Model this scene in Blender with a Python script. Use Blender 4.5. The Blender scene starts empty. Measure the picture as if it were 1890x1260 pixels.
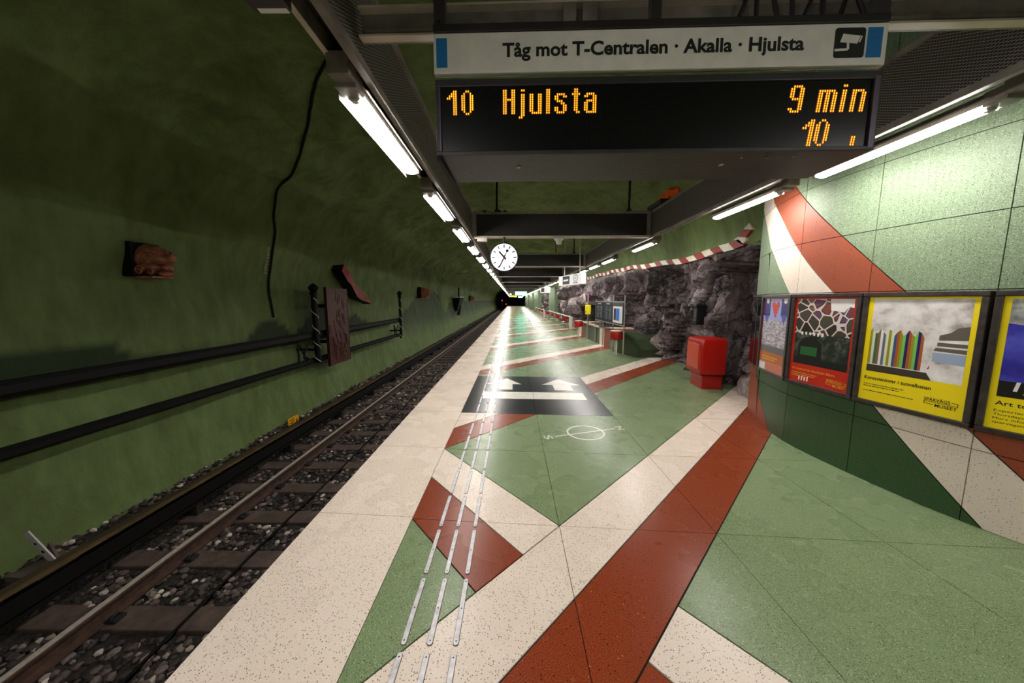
import bpy, bmesh, math, random
from mathutils import Vector, Matrix, noise

# ------------------------------------------------------------------ camera, world, exposure
scene = bpy.context.scene
C = scene.collection
EYE = 1.6
cam_d = bpy.data.cameras.new('camera')
cam_d.lens = 12.0; cam_d.sensor_width = 36.0; cam_d.clip_start = 0.02; cam_d.clip_end = 400
cam = bpy.data.objects.new('camera', cam_d); C.objects.link(cam)
cam.location = (0, 0, EYE)
cam.rotation_euler = (math.radians(90 - 6.88), 0, math.radians(0.09))
scene.camera = cam
world = bpy.data.worlds.new('world'); scene.world = world
world.use_nodes = True
world.node_tree.nodes['Background'].inputs[0].default_value = (0.004, 0.005, 0.004, 1)
world.node_tree.nodes['Background'].inputs[1].default_value = 1.0
vs = scene.view_settings
vs.view_transform = 'Standard'; vs.look = 'None'; vs.gamma = 1.0; vs.exposure = 0.0
vs.use_curve_mapping = False
LAMP_POWER = 84.0
random.seed(4)
PI = math.pi

# ------------------------------------------------------------------ mesh helpers
class MB:
    """collects geometry; build() links it as ONE mesh object"""
    def __init__(s): s.v = []; s.f = []; s.m = []
    def add(s, vs, fs, m=0):
        o = len(s.v); s.v += [tuple(p) for p in vs]
        for f in fs: s.f.append(tuple(i + o for i in f)); s.m.append(m)
        return s
    def box(s, x0, x1, y0, y1, z0, z1, m=0):
        vs = [(x, y, z) for z in (z0, z1) for y in (y0, y1) for x in (x0, x1)]
        return s.add(vs, [(0, 2, 3, 1), (4, 5, 7, 6), (0, 1, 5, 4), (1, 3, 7, 5), (3, 2, 6, 7), (2, 0, 4, 6)], m)
    def bbox(s, x0, x1, y0, y1, z0, z1, b, m=0):
        """box with chamfered edges"""
        bm = bmesh.new(); bmesh.ops.create_cube(bm, size=1)
        for v in bm.verts:
            v.co = ((x0 + x1) / 2 + v.co.x * (x1 - x0), (y0 + y1) / 2 + v.co.y * (y1 - y0), (z0 + z1) / 2 + v.co.z * (z1 - z0))
        bmesh.ops.bevel(bm, geom=bm.edges[:], offset=b, segments=2, affect='EDGES', profile=0.6)
        bm.verts.index_update()
        s.add([v.co[:] for v in bm.verts], [[v.index for v in f.verts] for f in bm.faces], m); bm.free(); return s
    def prism(s, poly, z0, z1, m=0):
        """convex polygon in xy extruded in z"""
        n = len(poly)
        vs = [(x, y, z0) for x, y in poly] + [(x, y, z1) for x, y in poly]
        fs = [tuple(range(n - 1, -1, -1)), tuple(range(n, 2 * n))] + [(i, (i + 1) % n, (i + 1) % n + n, i + n) for i in range(n)]
        return s.add(vs, fs, m)
    def extr(s, prof, y0, y1, m=0):
        """profile in xz extruded along y"""
        n = len(prof)
        vs = [(x, y0, z) for x, z in prof] + [(x, y1, z) for x, z in prof]
        fs = [tuple(range(n)), tuple(range(2 * n - 1, n - 1, -1))] + [(i, i + n, (i + 1) % n + n, (i + 1) % n) for i in range(n)]
        return s.add(vs, fs, m)
    def tube(s, pts, r, n=8, m=0, cap=True):
        pts = [Vector(p) for p in pts]; k = len(pts)
        rs = r if isinstance(r, (list, tuple)) else [r] * k
        vs = []; up = None
        for i, p in enumerate(pts):
            d = (pts[min(i + 1, k - 1)] - pts[max(i - 1, 0)]).normalized()
            if up is None:
                up = Vector((0, 0, 1)) if abs(d.z) < .9 else Vector((1, 0, 0))
            a = d.cross(up)
            if a.length < 1e-4: a = d.orthogonal()
            a.normalize(); b = a.cross(d); up = b
            for j in range(n):
                t = 2 * PI * j / n
                vs.append(p + a * (math.cos(t) * rs[i]) + b * (math.sin(t) * rs[i]))
        fs = [(i * n + j, i * n + (j + 1) % n, (i + 1) * n + (j + 1) % n, (i + 1) * n + j) for i in range(k - 1) for j in range(n)]
        if cap: fs += [tuple(range(n - 1, -1, -1)), tuple(range((k - 1) * n, k * n))]
        return s.add(vs, fs, m)
    def lathe(s, prof, n=16, m=0, c=(0, 0, 0)):
        """(r,z) profile about z"""
        k = len(prof)
        vs = [(c[0] + r * math.cos(2 * PI * j / n), c[1] + r * math.sin(2 * PI * j / n), c[2] + z) for r, z in prof for j in range(n)]
        fs = [(i * n + j, i * n + (j + 1) % n, (i + 1) * n + (j + 1) % n, (i + 1) * n + j) for i in range(k - 1) for j in range(n)]
        fs += [tuple(range(n - 1, -1, -1)), tuple(range((k - 1) * n, k * n))]
        return s.add(vs, fs, m)
    def xf(s, M):
        s.v = [tuple(M @ Vector(p)) for p in s.v]; return s
    def mesh(s, name):
        me = bpy.data.meshes.new(name); me.from_pydata(s.v, [], s.f)
        if any(s.m): me.polygons.foreach_set('material_index', s.m)
        me.update(); return me

def mobj(name, me, mats, parent=None, smooth=False):
    if not isinstance(mats, (list, tuple)): mats = [mats]
    if not me.materials:
        for m in mats: me.materials.append(m)
    if smooth:
        me.polygons.foreach_set('use_smooth', [True] * len(me.polygons))
        try: me.set_sharp_from_angle(angle=math.radians(38))
        except Exception: pass
    o = bpy.data.objects.new(name, me); C.objects.link(o)
    if parent is not None: o.parent = parent
    return o
def build(name, mb, mats, parent=None, smooth=False):
    bm = bmesh.new(); me = mb.mesh(name); bm.from_mesh(me)
    bmesh.ops.recalc_face_normals(bm, faces=bm.faces[:]); bm.to_mesh(me); bm.free()
    return mobj(name, me, mats, parent, smooth)
def build_parts(name, mb, mats, parent=None, smooth=False):
    """like build(), but every piece that stands apart becomes an object of its own"""
    par = list(range(len(mb.v)))
    def find(a):
        while par[a] != a: par[a] = par[par[a]]; a = par[a]
        return a
    for f in mb.f:
        for i in f[1:]: par[find(i)] = find(f[0])
    isl = {}
    for i, f in enumerate(mb.f): isl.setdefault(find(f[0]), []).append(i)
    boxes = []
    for k, fl in isl.items():
        vs_ = [mb.v[i] for f in fl for i in mb.f[f]]
        boxes.append([[min(v[c] for v in vs_) - .001 for c in range(3)], [max(v[c] for v in vs_) + .001 for c in range(3)], fl])
    merged = True
    while merged:
        merged = False
        for i in range(len(boxes)):
            for j in range(i + 1, len(boxes)):
                a, b = boxes[i], boxes[j]
                if all(a[0][c] <= b[1][c] and b[0][c] <= a[1][c] for c in range(3)):
                    boxes[i] = [[min(a[0][c], b[0][c]) for c in range(3)], [max(a[1][c], b[1][c]) for c in range(3)], a[2] + b[2]]; del boxes[j]; merged = True; break
            if merged: break
    out = []
    for _, _, fl in boxes:
        m2 = MB(); ix = {}
        for f in sorted(fl):
            g = []
            for i in mb.f[f]:
                if i not in ix: ix[i] = len(m2.v); m2.v.append(mb.v[i])
                g.append(ix[i])
            m2.f.append(tuple(g)); m2.m.append(mb.m[f])
        out.append(build(name, m2, mats, parent, smooth))
    return out
def tag(o, label, cat, group=None):
    o['label'] = label; o['category'] = cat
    if group: o['group'] = group
    return o
def thing(name, label, cat, loc=(0, 0, 0), rz=0, group=None):
    o = bpy.data.objects.new(name, None); C.objects.link(o); o.empty_display_size = .1
    o.location = loc; o.rotation_euler = (0, 0, rz)
    return tag(o, label, cat, group)
def struct(o, label=None):
    o['kind'] = 'structure'
    if label: o['label'] = label
    return o
def dup(root, parent=None):
    c = root.copy(); C.objects.link(c); c.parent = parent
    for ch in list(root.children): dup(ch, c)
    return c
ORD = ['first', 'second', 'third', 'fourth', 'fifth', 'sixth', 'seventh', 'eighth', 'ninth', 'tenth', 'eleventh', 'twelfth', 'thirteenth', 'fourteenth']

# ------------------------------------------------------------------ materials
def srgb(r, g, b):
    f = lambda c: (c / 255 / 12.92) if c / 255 <= .04045 else ((c / 255 + .055) / 1.055) ** 2.4
    return (f(r), f(g), f(b), 1)
def newmat(name):
    m = bpy.data.materials.new(name); m.use_nodes = True
    nt = m.node_tree; return m, nt, nt.nodes['Principled BSDF']
def N(nt, t, **kw):
    n = nt.nodes.new(t)
    for k, v in kw.items(): setattr(n, k, v)
    return n
def plain(name, col, rough=.5, metal=0, emit=None, es=0, spec=.5):
    m, nt, b = newmat(name)
    b.inputs['Base Color'].default_value = col; b.inputs['Roughness'].default_value = rough
    b.inputs['Metallic'].default_value = metal; b.inputs['Specular IOR Level'].default_value = spec
    if emit:
        b.inputs['Emission Color'].default_value = emit; b.inputs['Emission Strength'].default_value = es
    return m
def pos(nt, scale=1.0, vec=None):
    g = N(nt, 'ShaderNodeNewGeometry')
    mp = N(nt, 'ShaderNodeMapping'); mp.inputs['Scale'].default_value = vec or (scale, scale, scale)
    nt.links.new(g.outputs['Position'], mp.inputs['Vector']); return mp.outputs['Vector']
def noise_n(nt, v, scale, detail=4, rough=.55):
    n = N(nt, 'ShaderNodeTexNoise'); n.inputs['Scale'].default_value = scale
    n.inputs['Detail'].default_value = detail; n.inputs['Roughness'].default_value = rough
    nt.links.new(v, n.inputs['Vector']); return n.outputs['Fac']
def ramp(nt, fac, stops):
    r = N(nt, 'ShaderNodeValToRGB'); e = r.color_ramp.elements
    while len(e) < len(stops): e.new(.5)
    for q, (p, c) in zip(e, stops): q.position = p; q.color = c
    nt.links.new(fac, r.inputs['Fac']); return r.outputs['Color']
def mix(nt, fac, a, b, mode='MIX'):
    m = N(nt, 'ShaderNodeMix', data_type='RGBA', blend_type=mode)
    for s, val in ((0, fac), (6, a), (7, b)):
        if isinstance(val, (int, float)): m.inputs[s].default_value = val
        elif isinstance(val, tuple): m.inputs[s].default_value = val
        else: nt.links.new(val, m.inputs[s])
    return m.outputs[2]
def bump(nt, b, h, strength, dist):
    n = N(nt, 'ShaderNodeBump'); n.inputs['Strength'].default_value = strength; n.inputs['Distance'].default_value = dist
    nt.links.new(h, n.inputs['Height']); nt.links.new(n.outputs['Normal'], b.inputs['Normal'])

def mottled(name, c0, c1, scale=6, rough=.5, metal=0, spec=.5, bs=0, bd=.002, bscale=60, detail=5):
    m, nt, b = newmat(name); v = pos(nt)
    col = ramp(nt, noise_n(nt, v, scale, detail), [(.3, c0), (.7, c1)])
    nt.links.new(col, b.inputs['Base Color'])
    b.inputs['Roughness'].default_value = rough; b.inputs['Metallic'].default_value = metal
    b.inputs['Specular IOR Level'].default_value = spec
    if bs: bump(nt, b, noise_n(nt, v, bscale, 3), bs, bd)
    return m
def terrazzo(name, base, base2, dark, light, pd, pl, rough=.2, cell=85, spec=.5):
    m, nt, b = newmat(name); v = pos(nt)
    big = noise_n(nt, v, 1.7, 3)
    col = mix(nt, ramp(nt, big, [(.2, (0, 0, 0, 1)), (.8, (1, 1, 1, 1))]), base, base2)
    fine = noise_n(nt, v, 160, 2, .7)
    col = mix(nt, ramp(nt, fine, [(.42, (0, 0, 0, 1)), (.75, (.35, .35, .35, 1))]), col, light)
    vo = N(nt, 'ShaderNodeTexVoronoi'); vo.inputs['Scale'].default_value = cell
    nt.links.new(v, vo.inputs['Vector'])
    sep = N(nt, 'ShaderNodeSeparateColor'); nt.links.new(vo.outputs['Color'], sep.inputs[0])
    def chip(chan, thr, size):
        a = N(nt, 'ShaderNodeMath', operation='LESS_THAN'); nt.links.new(sep.outputs[chan], a.inputs[0]); a.inputs[1].default_value = thr
        d = N(nt, 'ShaderNodeMath', operation='LESS_THAN'); nt.links.new(vo.outputs['Distance'], d.inputs[0]); d.inputs[1].default_value = size
        r = N(nt, 'ShaderNodeMath', operation='MULTIPLY'); nt.links.new(a.outputs[0], r.inputs[0]); nt.links.new(d.outputs[0], r.inputs[1])
        return r.outputs[0]
    col = mix(nt, chip(0, pd, .36), col, dark)
    col = mix(nt, chip(1, pl, .3), col, light)
    nt.links.new(col, b.inputs['Base Color'])
    rr = N(nt, 'ShaderNodeMapRange'); rr.inputs[3].default_value = rough * .95; rr.inputs[4].default_value = rough * 1.08
    nt.links.new(big, rr.inputs[0]); nt.links.new(rr.outputs[0], b.inputs['Roughness'])
    b.inputs['Specular IOR Level'].default_value = spec
    return m

M = {}
WT = (srgb(210, 194, 178), srgb(220, 206, 192), srgb(84, 70, 58), srgb(236, 226, 216))
RT = (srgb(112, 40, 15), srgb(124, 46, 18), srgb(78, 27, 10), srgb(188, 120, 84))
RTW = (srgb(128, 54, 28), srgb(142, 62, 32), srgb(90, 36, 18), srgb(176, 104, 70))
M['white_t'] = terrazzo('white_terrazzo', *WT, .24, .15, .27, 150, spec=.16)
M['red_t'] = terrazzo('red_terrazzo', *RT, .06, .012, .27, 90, spec=.18)
M['green_t'] = terrazzo('green_terrazzo', srgb(98, 117, 79), srgb(112, 131, 92), srgb(48, 68, 40), srgb(180, 190, 160), .3, .22, .27, 150, spec=.16)
M['black_t'] = terrazzo('black_terrazzo', srgb(26, 25, 28), srgb(33, 31, 35), srgb(12, 12, 12), srgb(66, 62, 66), .1, .03, .24, 120, spec=.2)
M['wall_white_t'] = terrazzo('white_wall_terrazzo', *WT, .12, .15, .5, 150)
M['wall_red_t'] = terrazzo('red_wall_terrazzo', *RTW, .06, .012, .5, 90)
M['wall_green_t'] = terrazzo('green_wall_terrazzo', srgb(92, 112, 82), srgb(112, 132, 102), srgb(40, 60, 38), srgb(184, 196, 172), .3, .26, .55, 150)
M['wall_dgreen_t'] = terrazzo('dark_green_wall_terrazzo', srgb(38, 66, 36), srgb(48, 78, 44), srgb(22, 44, 22), srgb(80, 108, 72), .2, .1, .4, 150)
M['joint'] = plain('joint_dark', srgb(16, 14, 13), .8)
M['paint_white'] = mottled('marking_white', srgb(206, 200, 190), srgb(228, 224, 214), 9, .3)
M['grey_metal'] = mottled('galvanised_steel', srgb(96, 90, 84), srgb(136, 128, 120), 7, .5, .1, bs=.15, bscale=90)
M['light_metal'] = mottled('pale_steel', srgb(176, 164, 152), srgb(208, 194, 180), 6, .5, .05)  # on beam flanges and channel lips the paleness stands in for floor bounce
M['dark_metal'] = mottled('dark_steel', srgb(30, 27, 26), srgb(46, 42, 40), 5, .55, .2)
M['web'] = mottled('blackened_web', srgb(20, 17, 15), srgb(36, 30, 27), 3, .6)
M['chrome'] = plain('brushed_steel', (.62, .62, .62, 1), .28, .9)
M['bar_steel'] = mottled('guide_bar_steel', srgb(150, 147, 149), srgb(186, 183, 184), 30, .4, .3)
M['black'] = plain('black_paint', (.004, .004, .004, 1), .6, spec=.25)
M['led_face'] = plain('display_black', (.004, .004, .004, 1), .25)
M['casing'] = mottled('display_casing', srgb(44, 40, 42), srgb(58, 54, 56), 12, .45, .2)
M['casing_edge'] = plain('display_edge', srgb(84, 78, 92), .4, .3)
M['sign_white'] = mottled('sign_enamel', srgb(216, 213, 206), srgb(230, 227, 220), 14, .45)
M['sign_blue'] = plain('sign_blue', srgb(18, 112, 178), .5)
M['sign_black'] = plain('sign_black', srgb(20, 20, 20), .5)
M['led'] = plain('led_amber', (0, 0, 0, 1), .5, emit=(1, .48, .02, 1), es=2.2)
M['led_dim'] = plain('led_rim', (0, 0, 0, 1), .5, emit=(.75, .13, .0, 1), es=.55)
M['tube'] = plain('lamp_tube', (.9, .9, .9, 1), .4, emit=(1, .955, .90, 1), es=LAMP_POWER)
M['white_enamel'] = plain('lamp_enamel', srgb(190, 184, 176), .4)
M['clock_face'] = plain('clock_face', (.8, .8, .8, 1), .3, emit=(.84, .86, 1, 1), es=.62)
M['clock_mid'] = plain('clock_glow', (.7, .7, .8, 1), .3, emit=(.66, .70, 1, 1), es=.9)
M['red_plastic'] = plain('red_plastic', srgb(164, 16, 8), .3)
M['red_paint'] = mottled('red_paint', srgb(128, 20, 10), srgb(148, 28, 14), 12, .6)
M['cream_paint'] = mottled('cream_paint', srgb(206, 198, 178), srgb(226, 216, 198), 12, .5)
M['yellow_plastic'] = plain('yellow_plastic', srgb(236, 216, 20), .35)
M['label_yellow'] = plain('label_yellow', srgb(232, 168, 12), .5)
M['purple'] = plain('purple_paint', srgb(92, 28, 72), .5)
M['orange'] = plain('orange_cloth', srgb(236, 92, 16), .7)
M['sleeper'] = mottled('creosoted_wood', srgb(66, 54, 48), srgb(100, 82, 74), 9, .75, bs=.5, bscale=40, bd=.01)
M['rail_side'] = mottled('rusty_rail', srgb(52, 36, 28), srgb(84, 60, 46), 14, .65, .2)
M['rail_head'] = mottled('worn_rail_head', srgb(168, 156, 146), srgb(206, 194, 184), 20, .35, .15)
M['board_brown'] = mottled('cover_board_brown', srgb(58, 44, 32), srgb(84, 64, 46), 3, .65)
M['board_ochre'] = mottled('ochre_edge', srgb(70, 54, 32), srgb(104, 82, 50), 4, .6)
M['concrete'] = mottled('grey_concrete', srgb(72, 62, 54), srgb(104, 92, 82), 8, .8, bs=.3)
M['brick_red'] = mottled('stone_red', srgb(140, 72, 54), srgb(206, 138, 110), 11, .7, bs=.5, bscale=30, bd=.02)
M['plank_red'] = mottled('plank_red', srgb(60, 24, 14), srgb(92, 38, 22), 7, .55, bs=.5, bscale=24, bd=.01)
M['plank_dark'] = mottled('plank_groove', srgb(40, 12, 8), srgb(70, 24, 14), 9, .5)
M['glass_dark'] = plain('dark_glass', (.012, .012, .012, 1), .04)
M['screen_blue'] = plain('screen_blue', srgb(30, 96, 180), .3, emit=srgb(30, 96, 180), es=.4)  # blue poster print given a glow of its own
M['screen_dark'] = mottled('notice_dark', srgb(12, 13, 17), srgb(30, 36, 44), 30, .6, spec=.2)
M['sign_lit'] = plain('lit_sign_white', (.8, .8, .8, 1), .4, emit=(1, .97, .95, 1), es=.45)
M['exit_green'] = plain('exit_sign_green', (.1, .6, .4, 1), .4, emit=(.06, .62, .38, 1), es=4)
M['exit_white'] = plain('exit_sign_pale', (.6, .9, .8, 1), .4, emit=(.22, 1, .70, 1), es=12)
M['signal_red'] = plain('signal_red', (.5, 0, 0, 1), .4, emit=(1, .02, .02, 1), es=9)
M['amber_far'] = plain('far_amber_display', (.1, .08, 0, 1), .4, emit=(1, .62, .05, 1), es=4)

# expanded-metal cable tray sheet: bright strands around dark lozenge holes
def tray_mat():
    m, nt, b = newmat('expanded_metal')
    g = N(nt, 'ShaderNodeNewGeometry'); s = N(nt, 'ShaderNodeSeparateXYZ'); nt.links.new(g.outputs['Position'], s.inputs[0])
    def wave(k1, k2, off=0):
        a = N(nt, 'ShaderNodeMath', operation='MULTIPLY'); nt.links.new(s.outputs['Y'], a.inputs[0]); a.inputs[1].default_value = k1
        c = N(nt, 'ShaderNodeMath', operation='MULTIPLY_ADD'); nt.links.new(s.outputs['Z'], c.inputs[0]); c.inputs[1].default_value = k2; nt.links.new(a.outputs[0], c.inputs[2])
        f = N(nt, 'ShaderNodeMath', operation='PINGPONG'); nt.links.new(c.outputs[0], f.inputs[0]); f.inputs[1].default_value = 1.0
        return f.outputs[0]
    mx = N(nt, 'ShaderNodeMath', operation='MAXIMUM'); nt.links.new(wave(62, 120), mx.inputs[0]); nt.links.new(wave(62, -120), mx.inputs[1])
    strand = ramp(nt, mx.outputs[0], [(.70, (0, 0, 0, 1)), (.82, (1, 1, 1, 1))])
    nt.links.new(mix(nt, strand, srgb(14, 12, 11), srgb(132, 124, 114)), b.inputs['Base Color'])
    b.inputs['Roughness'].default_value = .5; b.inputs['Metallic'].default_value = .2
    bump(nt, b, strand, .6, .004); return m
M['tray'] = tray_mat()

# sprayed green concrete of the cave, a darker green hill-shaped band comes from the 'paint' attribute
def cave_mat():
    m, nt, b = newmat('green_sprayed_concrete'); v = pos(nt)
    n1 = noise_n(nt, v, .9, 6, .6); n2 = noise_n(nt, pos(nt, vec=(1, 1, .35)), 5, 5, .6)
    col = ramp(nt, n1, [(.25, srgb(80, 88, 48)), (.5, srgb(106, 121, 70)), (.75, srgb(126, 145, 90))])
    col = mix(nt, ramp(nt, n2, [(.35, (.55, .55, .55, 1)), (.6, (1, 1, 1, 1))]), col, col)
    col = mix(nt, .55, col, ramp(nt, n2, [(.3, srgb(84, 96, 52)), (.7, srgb(122, 146, 90))]))
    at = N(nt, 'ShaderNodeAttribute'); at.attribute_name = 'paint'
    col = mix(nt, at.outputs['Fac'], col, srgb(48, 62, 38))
    nt.links.new(col, b.inputs['Base Color']); b.inputs['Roughness'].default_value = .62; b.inputs['Specular IOR Level'].default_value = .25
    bump(nt, b, noise_n(nt, v, 14, 8, .65), .55, .04); return m
M['cave'] = cave_mat()
def rock_mat():
    m, nt, b = newmat('bare_rock'); v = pos(nt)
    n1 = noise_n(nt, v, .85, 9, .68)
    n2 = noise_n(nt, pos(nt, vec=(1.4, 1.4, .5)), 9, 8, .7)
    col = ramp(nt, n1, [(.36, srgb(34, 28, 29)), (.45, srgb(84, 72, 74)), (.54, srgb(134, 118, 122)), (.64, srgb(214, 198, 200))])
    col = mix(nt, ramp(nt, n2, [(.50, (0, 0, 0, 1)), (.72, (.8, .8, .8, 1))]), col, srgb(176, 162, 160))
    w = N(nt, 'ShaderNodeTexVoronoi', feature='DISTANCE_TO_EDGE'); w.inputs['Scale'].default_value = 1.1
    dn = N(nt, 'ShaderNodeTexNoise'); dn.inputs['Scale'].default_value = 2.5; nt.links.new(v, dn.inputs['Vector'])
    ad = N(nt, 'ShaderNodeVectorMath', operation='ADD'); nt.links.new(v, ad.inputs[0]); nt.links.new(dn.outputs['Color'], ad.inputs[1])
    nt.links.new(ad.outputs[0], w.inputs['Vector'])
    col = mix(nt, ramp(nt, w.outputs['Distance'], [(.0, (1, 1, 1, 1)), (.03, (0, 0, 0, 1))]), col, srgb(24, 20, 20))
    nt.links.new(col, b.inputs['Base Color']); b.inputs['Roughness'].default_value = .42
    bump(nt, b, noise_n(nt, v, 6, 10, .72), 1.0, .13); return m
M['rock'] = rock_mat()
def ballast_mat():
    m, nt, b = newmat('ballast_stone'); g = N(nt, 'ShaderNodeNewGeometry')
    col = ramp(nt, g.outputs['Random Per Island'], [(0, srgb(30, 25, 23)), (.4, srgb(66, 56, 52)), (.75, srgb(108, 94, 88)), (.93, srgb(156, 140, 132)), (1, srgb(224, 210, 198))])
    nt.links.new(col, b.inputs['Base Color']); b.inputs['Roughness'].default_value = .7
    bump(nt, b, noise_n(nt, pos(nt), 60, 3), .4, .01); return m
M['ballast'] = ballast_mat()
M['ballast_bed'] = mottled('ballast_bed', srgb(22, 18, 16), srgb(56, 48, 44), 24, .85, bs=1, bscale=22, bd=.05)

# ------------------------------------------------------------------ platform floor: lattice of terrazzo slabs
U0, UX, V0, VY, SH = -.74, 1.075, 2.345, 1.2, .075
def uv2xy(u, v):
    x = U0 + UX * u
    return (x, V0 + VY * v - SH * (x - U0))
def clip(poly, f, keep):
    """keep part of convex poly where keep*f(p)>=0"""
    out = []
    for i in range(len(poly)):
        a, b = poly[i], poly[(i + 1) % len(poly)]; fa, fb = keep * f(a), keep * f(b)
        if fa >= 0: out.append(a)
        if (fa > 1e-9 and fb < -1e-9) or (fa < -1e-9 and fb > 1e-9):
            t = fa / (fa - fb); out.append((a[0] + t * (b[0] - a[0]), a[1] + t * (b[1] - a[1])))
    return out
def area(p): return .5 * abs(sum(p[i][0] * p[(i + 1) % len(p)][1] - p[(i + 1) % len(p)][0] * p[i][1] for i in range(len(p))))
def split(polys, f):
    out = []
    for p in polys:
        for k in (1, -1):
            q = clip(p, f, k)
            if len(q) > 2 and area(q) > 2e-4: out.append(q)
    return out
def cen(p): return (sum(q[0] for q in p) / len(p), sum(q[1] for q in p) / len(p))
DL = [-2, -1.5, -1, 1, 1.5, 2]
for k in range(1, 30): DL += [1 + 3 * k, 1.5 + 3 * k, 2 + 3 * k]
def floor_colour(u, v):
    d, s = v - u, v + u
    if 0 < u < 2 and 2 < v < 4: return 'black_t'
    if -1.5 < d < -1: return 'white_t'
    if -2 < d < -1.5: return 'red_t'
    if d < -2 or -1 < d < 1:
        if .5 < s < 1: return 'white_t'
        if (0 < s < .5): return 'red_t'
        return 'green_t'
    k = (d - 1) % 3
    return 'red_t' if k < .5 else 'white_t' if k < 1 else 'green_t'
slabs = []
for j in range(-8, 80):
    for i in range(0, 5):
        cell = [(i, j), (i + 1, j), (i + 1, j + 1), (i, j + 1)]
        if i == 4: cell = [(4, j), (4.75, j), (4.75, j + 1), (4, j + 1)]
        ps = [cell]
        if not (i < 2 and j in (2, 3)):
            for d in DL:
                if j - i - 2 < d < j - i + 2: ps = split(ps, lambda p, d=d: p[1] - p[0] - d)
            for s in (0, .5, 1):
                if -1 < i + j + 1 - s < 3:
                    nx = []
                    for p in ps:
                        c = cen(p); d = c[1] - c[0]
                        nx += split([p], lambda q, s=s: q[0] + q[1] - s) if (d < -2 or -1 < d < 1) else [p]
                    ps = nx
        for p in ps:
            slabs.append(([uv2xy(*q) for q in p], floor_colour(*cen(p))))
for k in range(-8, 80):                                   # pale edge strip along the track
    y0 = 2.40 + 1.2 * k
    slabs.append(([(-1.47, y0 + .02), (U0, y0 - .035), (U0, y0 + 1.165), (-1.47, y0 + 1.22)], 'white_t'))
def inset(poly, d, wide=1.0):
    a = sum(poly[i][0] * poly[(i + 1) % len(poly)][1] - poly[(i + 1) % len(poly)][0] * poly[i][1] for i in range(len(poly)))
    if a < 0: poly = poly[::-1]
    n = len(poly); out = poly
    for i in range(n):
        (x0, y0), (x1, y1) = poly[i], poly[(i + 1) % n]; L = math.hypot(x1 - x0, y1 - y0)
        if L < 1e-5: continue
        nx_, ny_ = -(y1 - y0) / L, (x1 - x0) / L
        e_ = d * wide if min(abs(x1 - x0), abs(y1 - y0)) > .3 * L else d
        out = clip(out, lambda p: (p[0] - x0) * nx_ + (p[1] - y0) * ny_ - e_, 1)
        if len(out) < 3: return None
    q = []
    for p in out:
        if not q or math.hypot(p[0] - q[-1][0], p[1] - q[-1][1]) > 1e-4: q.append(p)
    return q if len(q) > 2 else None
base = MB().box(-1.45, 6.0, -8, 98, -1.3, -.008)
floor = struct(build('floor', base, M['joint']), 'platform floor of coloured terrazzo slabs')
def in_view(p):
    c = cen(p)
    return c[1] > .9
slabs.sort(key=lambda s: (not in_view(s[0]), math.hypot(*cen(s[0]))))
TM = ['white_t', 'red_t', 'green_t', 'black_t']
rest = MB(); cnt = 0
for p, col in slabs:
    q = inset(p, .0022, 2.1)
    if not q: continue
    if cnt < 296 and in_view(p):
        me = MB().prism(q, -.02, 0).mesh('terrazzo_slab'); mobj('terrazzo_slab', me, M[col], floor); cnt += 1
    else: rest.prism(q, -.02, 0, TM.index(col))
r = mobj('terrazzo_slab_field', rest.mesh('terrazzo_slab_field'), [M[t] for t in TM], floor); r['kind'] = 'stuff'
# platform nosing: darker concrete face under the edge slabs
struct(build('trim_1', MB().box(-1.449, -1.40, -8, 98, -1.29, -.025).xf(Matrix.Translation((-.012, 0, 0))), M['concrete']), 'concrete face below the platform edge')

# floor marking: black direction panel gets white bar and arrows
def marking(name, polys, label, cat, parts=None):
    t = thing(name, label, cat)
    for nm, pl in polys:
        mb = MB()
        for p in pl: mb.prism(p, .0002, .0016)
        build(nm, mb, M['paint_white'], t)
    return t
def q4(a, b, c, d): return [a, b, c, d]
marking('direction_marking', [
    ('bar', [q4((-.49, 5.46), (.35, 5.42), (.35, 5.835), (-.51, 5.885)), q4((.354, 5.42), (1.21, 5.365), (1.215, 5.785), (.354, 5.835))]),
    ('arrow', [q4((-.33, 6.03), (.0, 6.01), (-.0, 6.42), (-.33, 6.44)), [(-.50, 6.44), (.17, 6.40), (-.11, 6.90)]]),
    ('arrow', [q4((.76, 5.96), (1.09, 5.94), (1.09, 6.35), (.76, 6.37)), [(.56, 6.37), (1.28, 6.32), (.92, 6.83)]])],
    'white bar and two arrows on the black floor panel', 'floor marking')
cm = thing('compass_marking', 'thin white compass circle with N and S on green floor', 'floor marking', (.89, 4.0, 0))
ring = MB()
for k in range(40):
    a, b = 2 * PI * k / 40, 2 * PI * (k + 1) / 40; r0, r1 = .208, .230
    ring.prism([(r0 * math.cos(a), r0 * math.sin(a)), (r1 * math.cos(a), r1 * math.sin(a)), (r1 * math.cos(b), r1 * math.sin(b)), (r0 * math.cos(b), r0 * math.sin(b))], .0002, .0015)
build('ring', ring, M['paint_white'], cm)
ang = math.atan2(.26, .816)
build('needle_line', MB().box(-.41, .41, -.010, .010, .0002, .0016).xf(Matrix.Rotation(ang, 4, 'Z')), M['paint_white'], cm)

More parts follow.
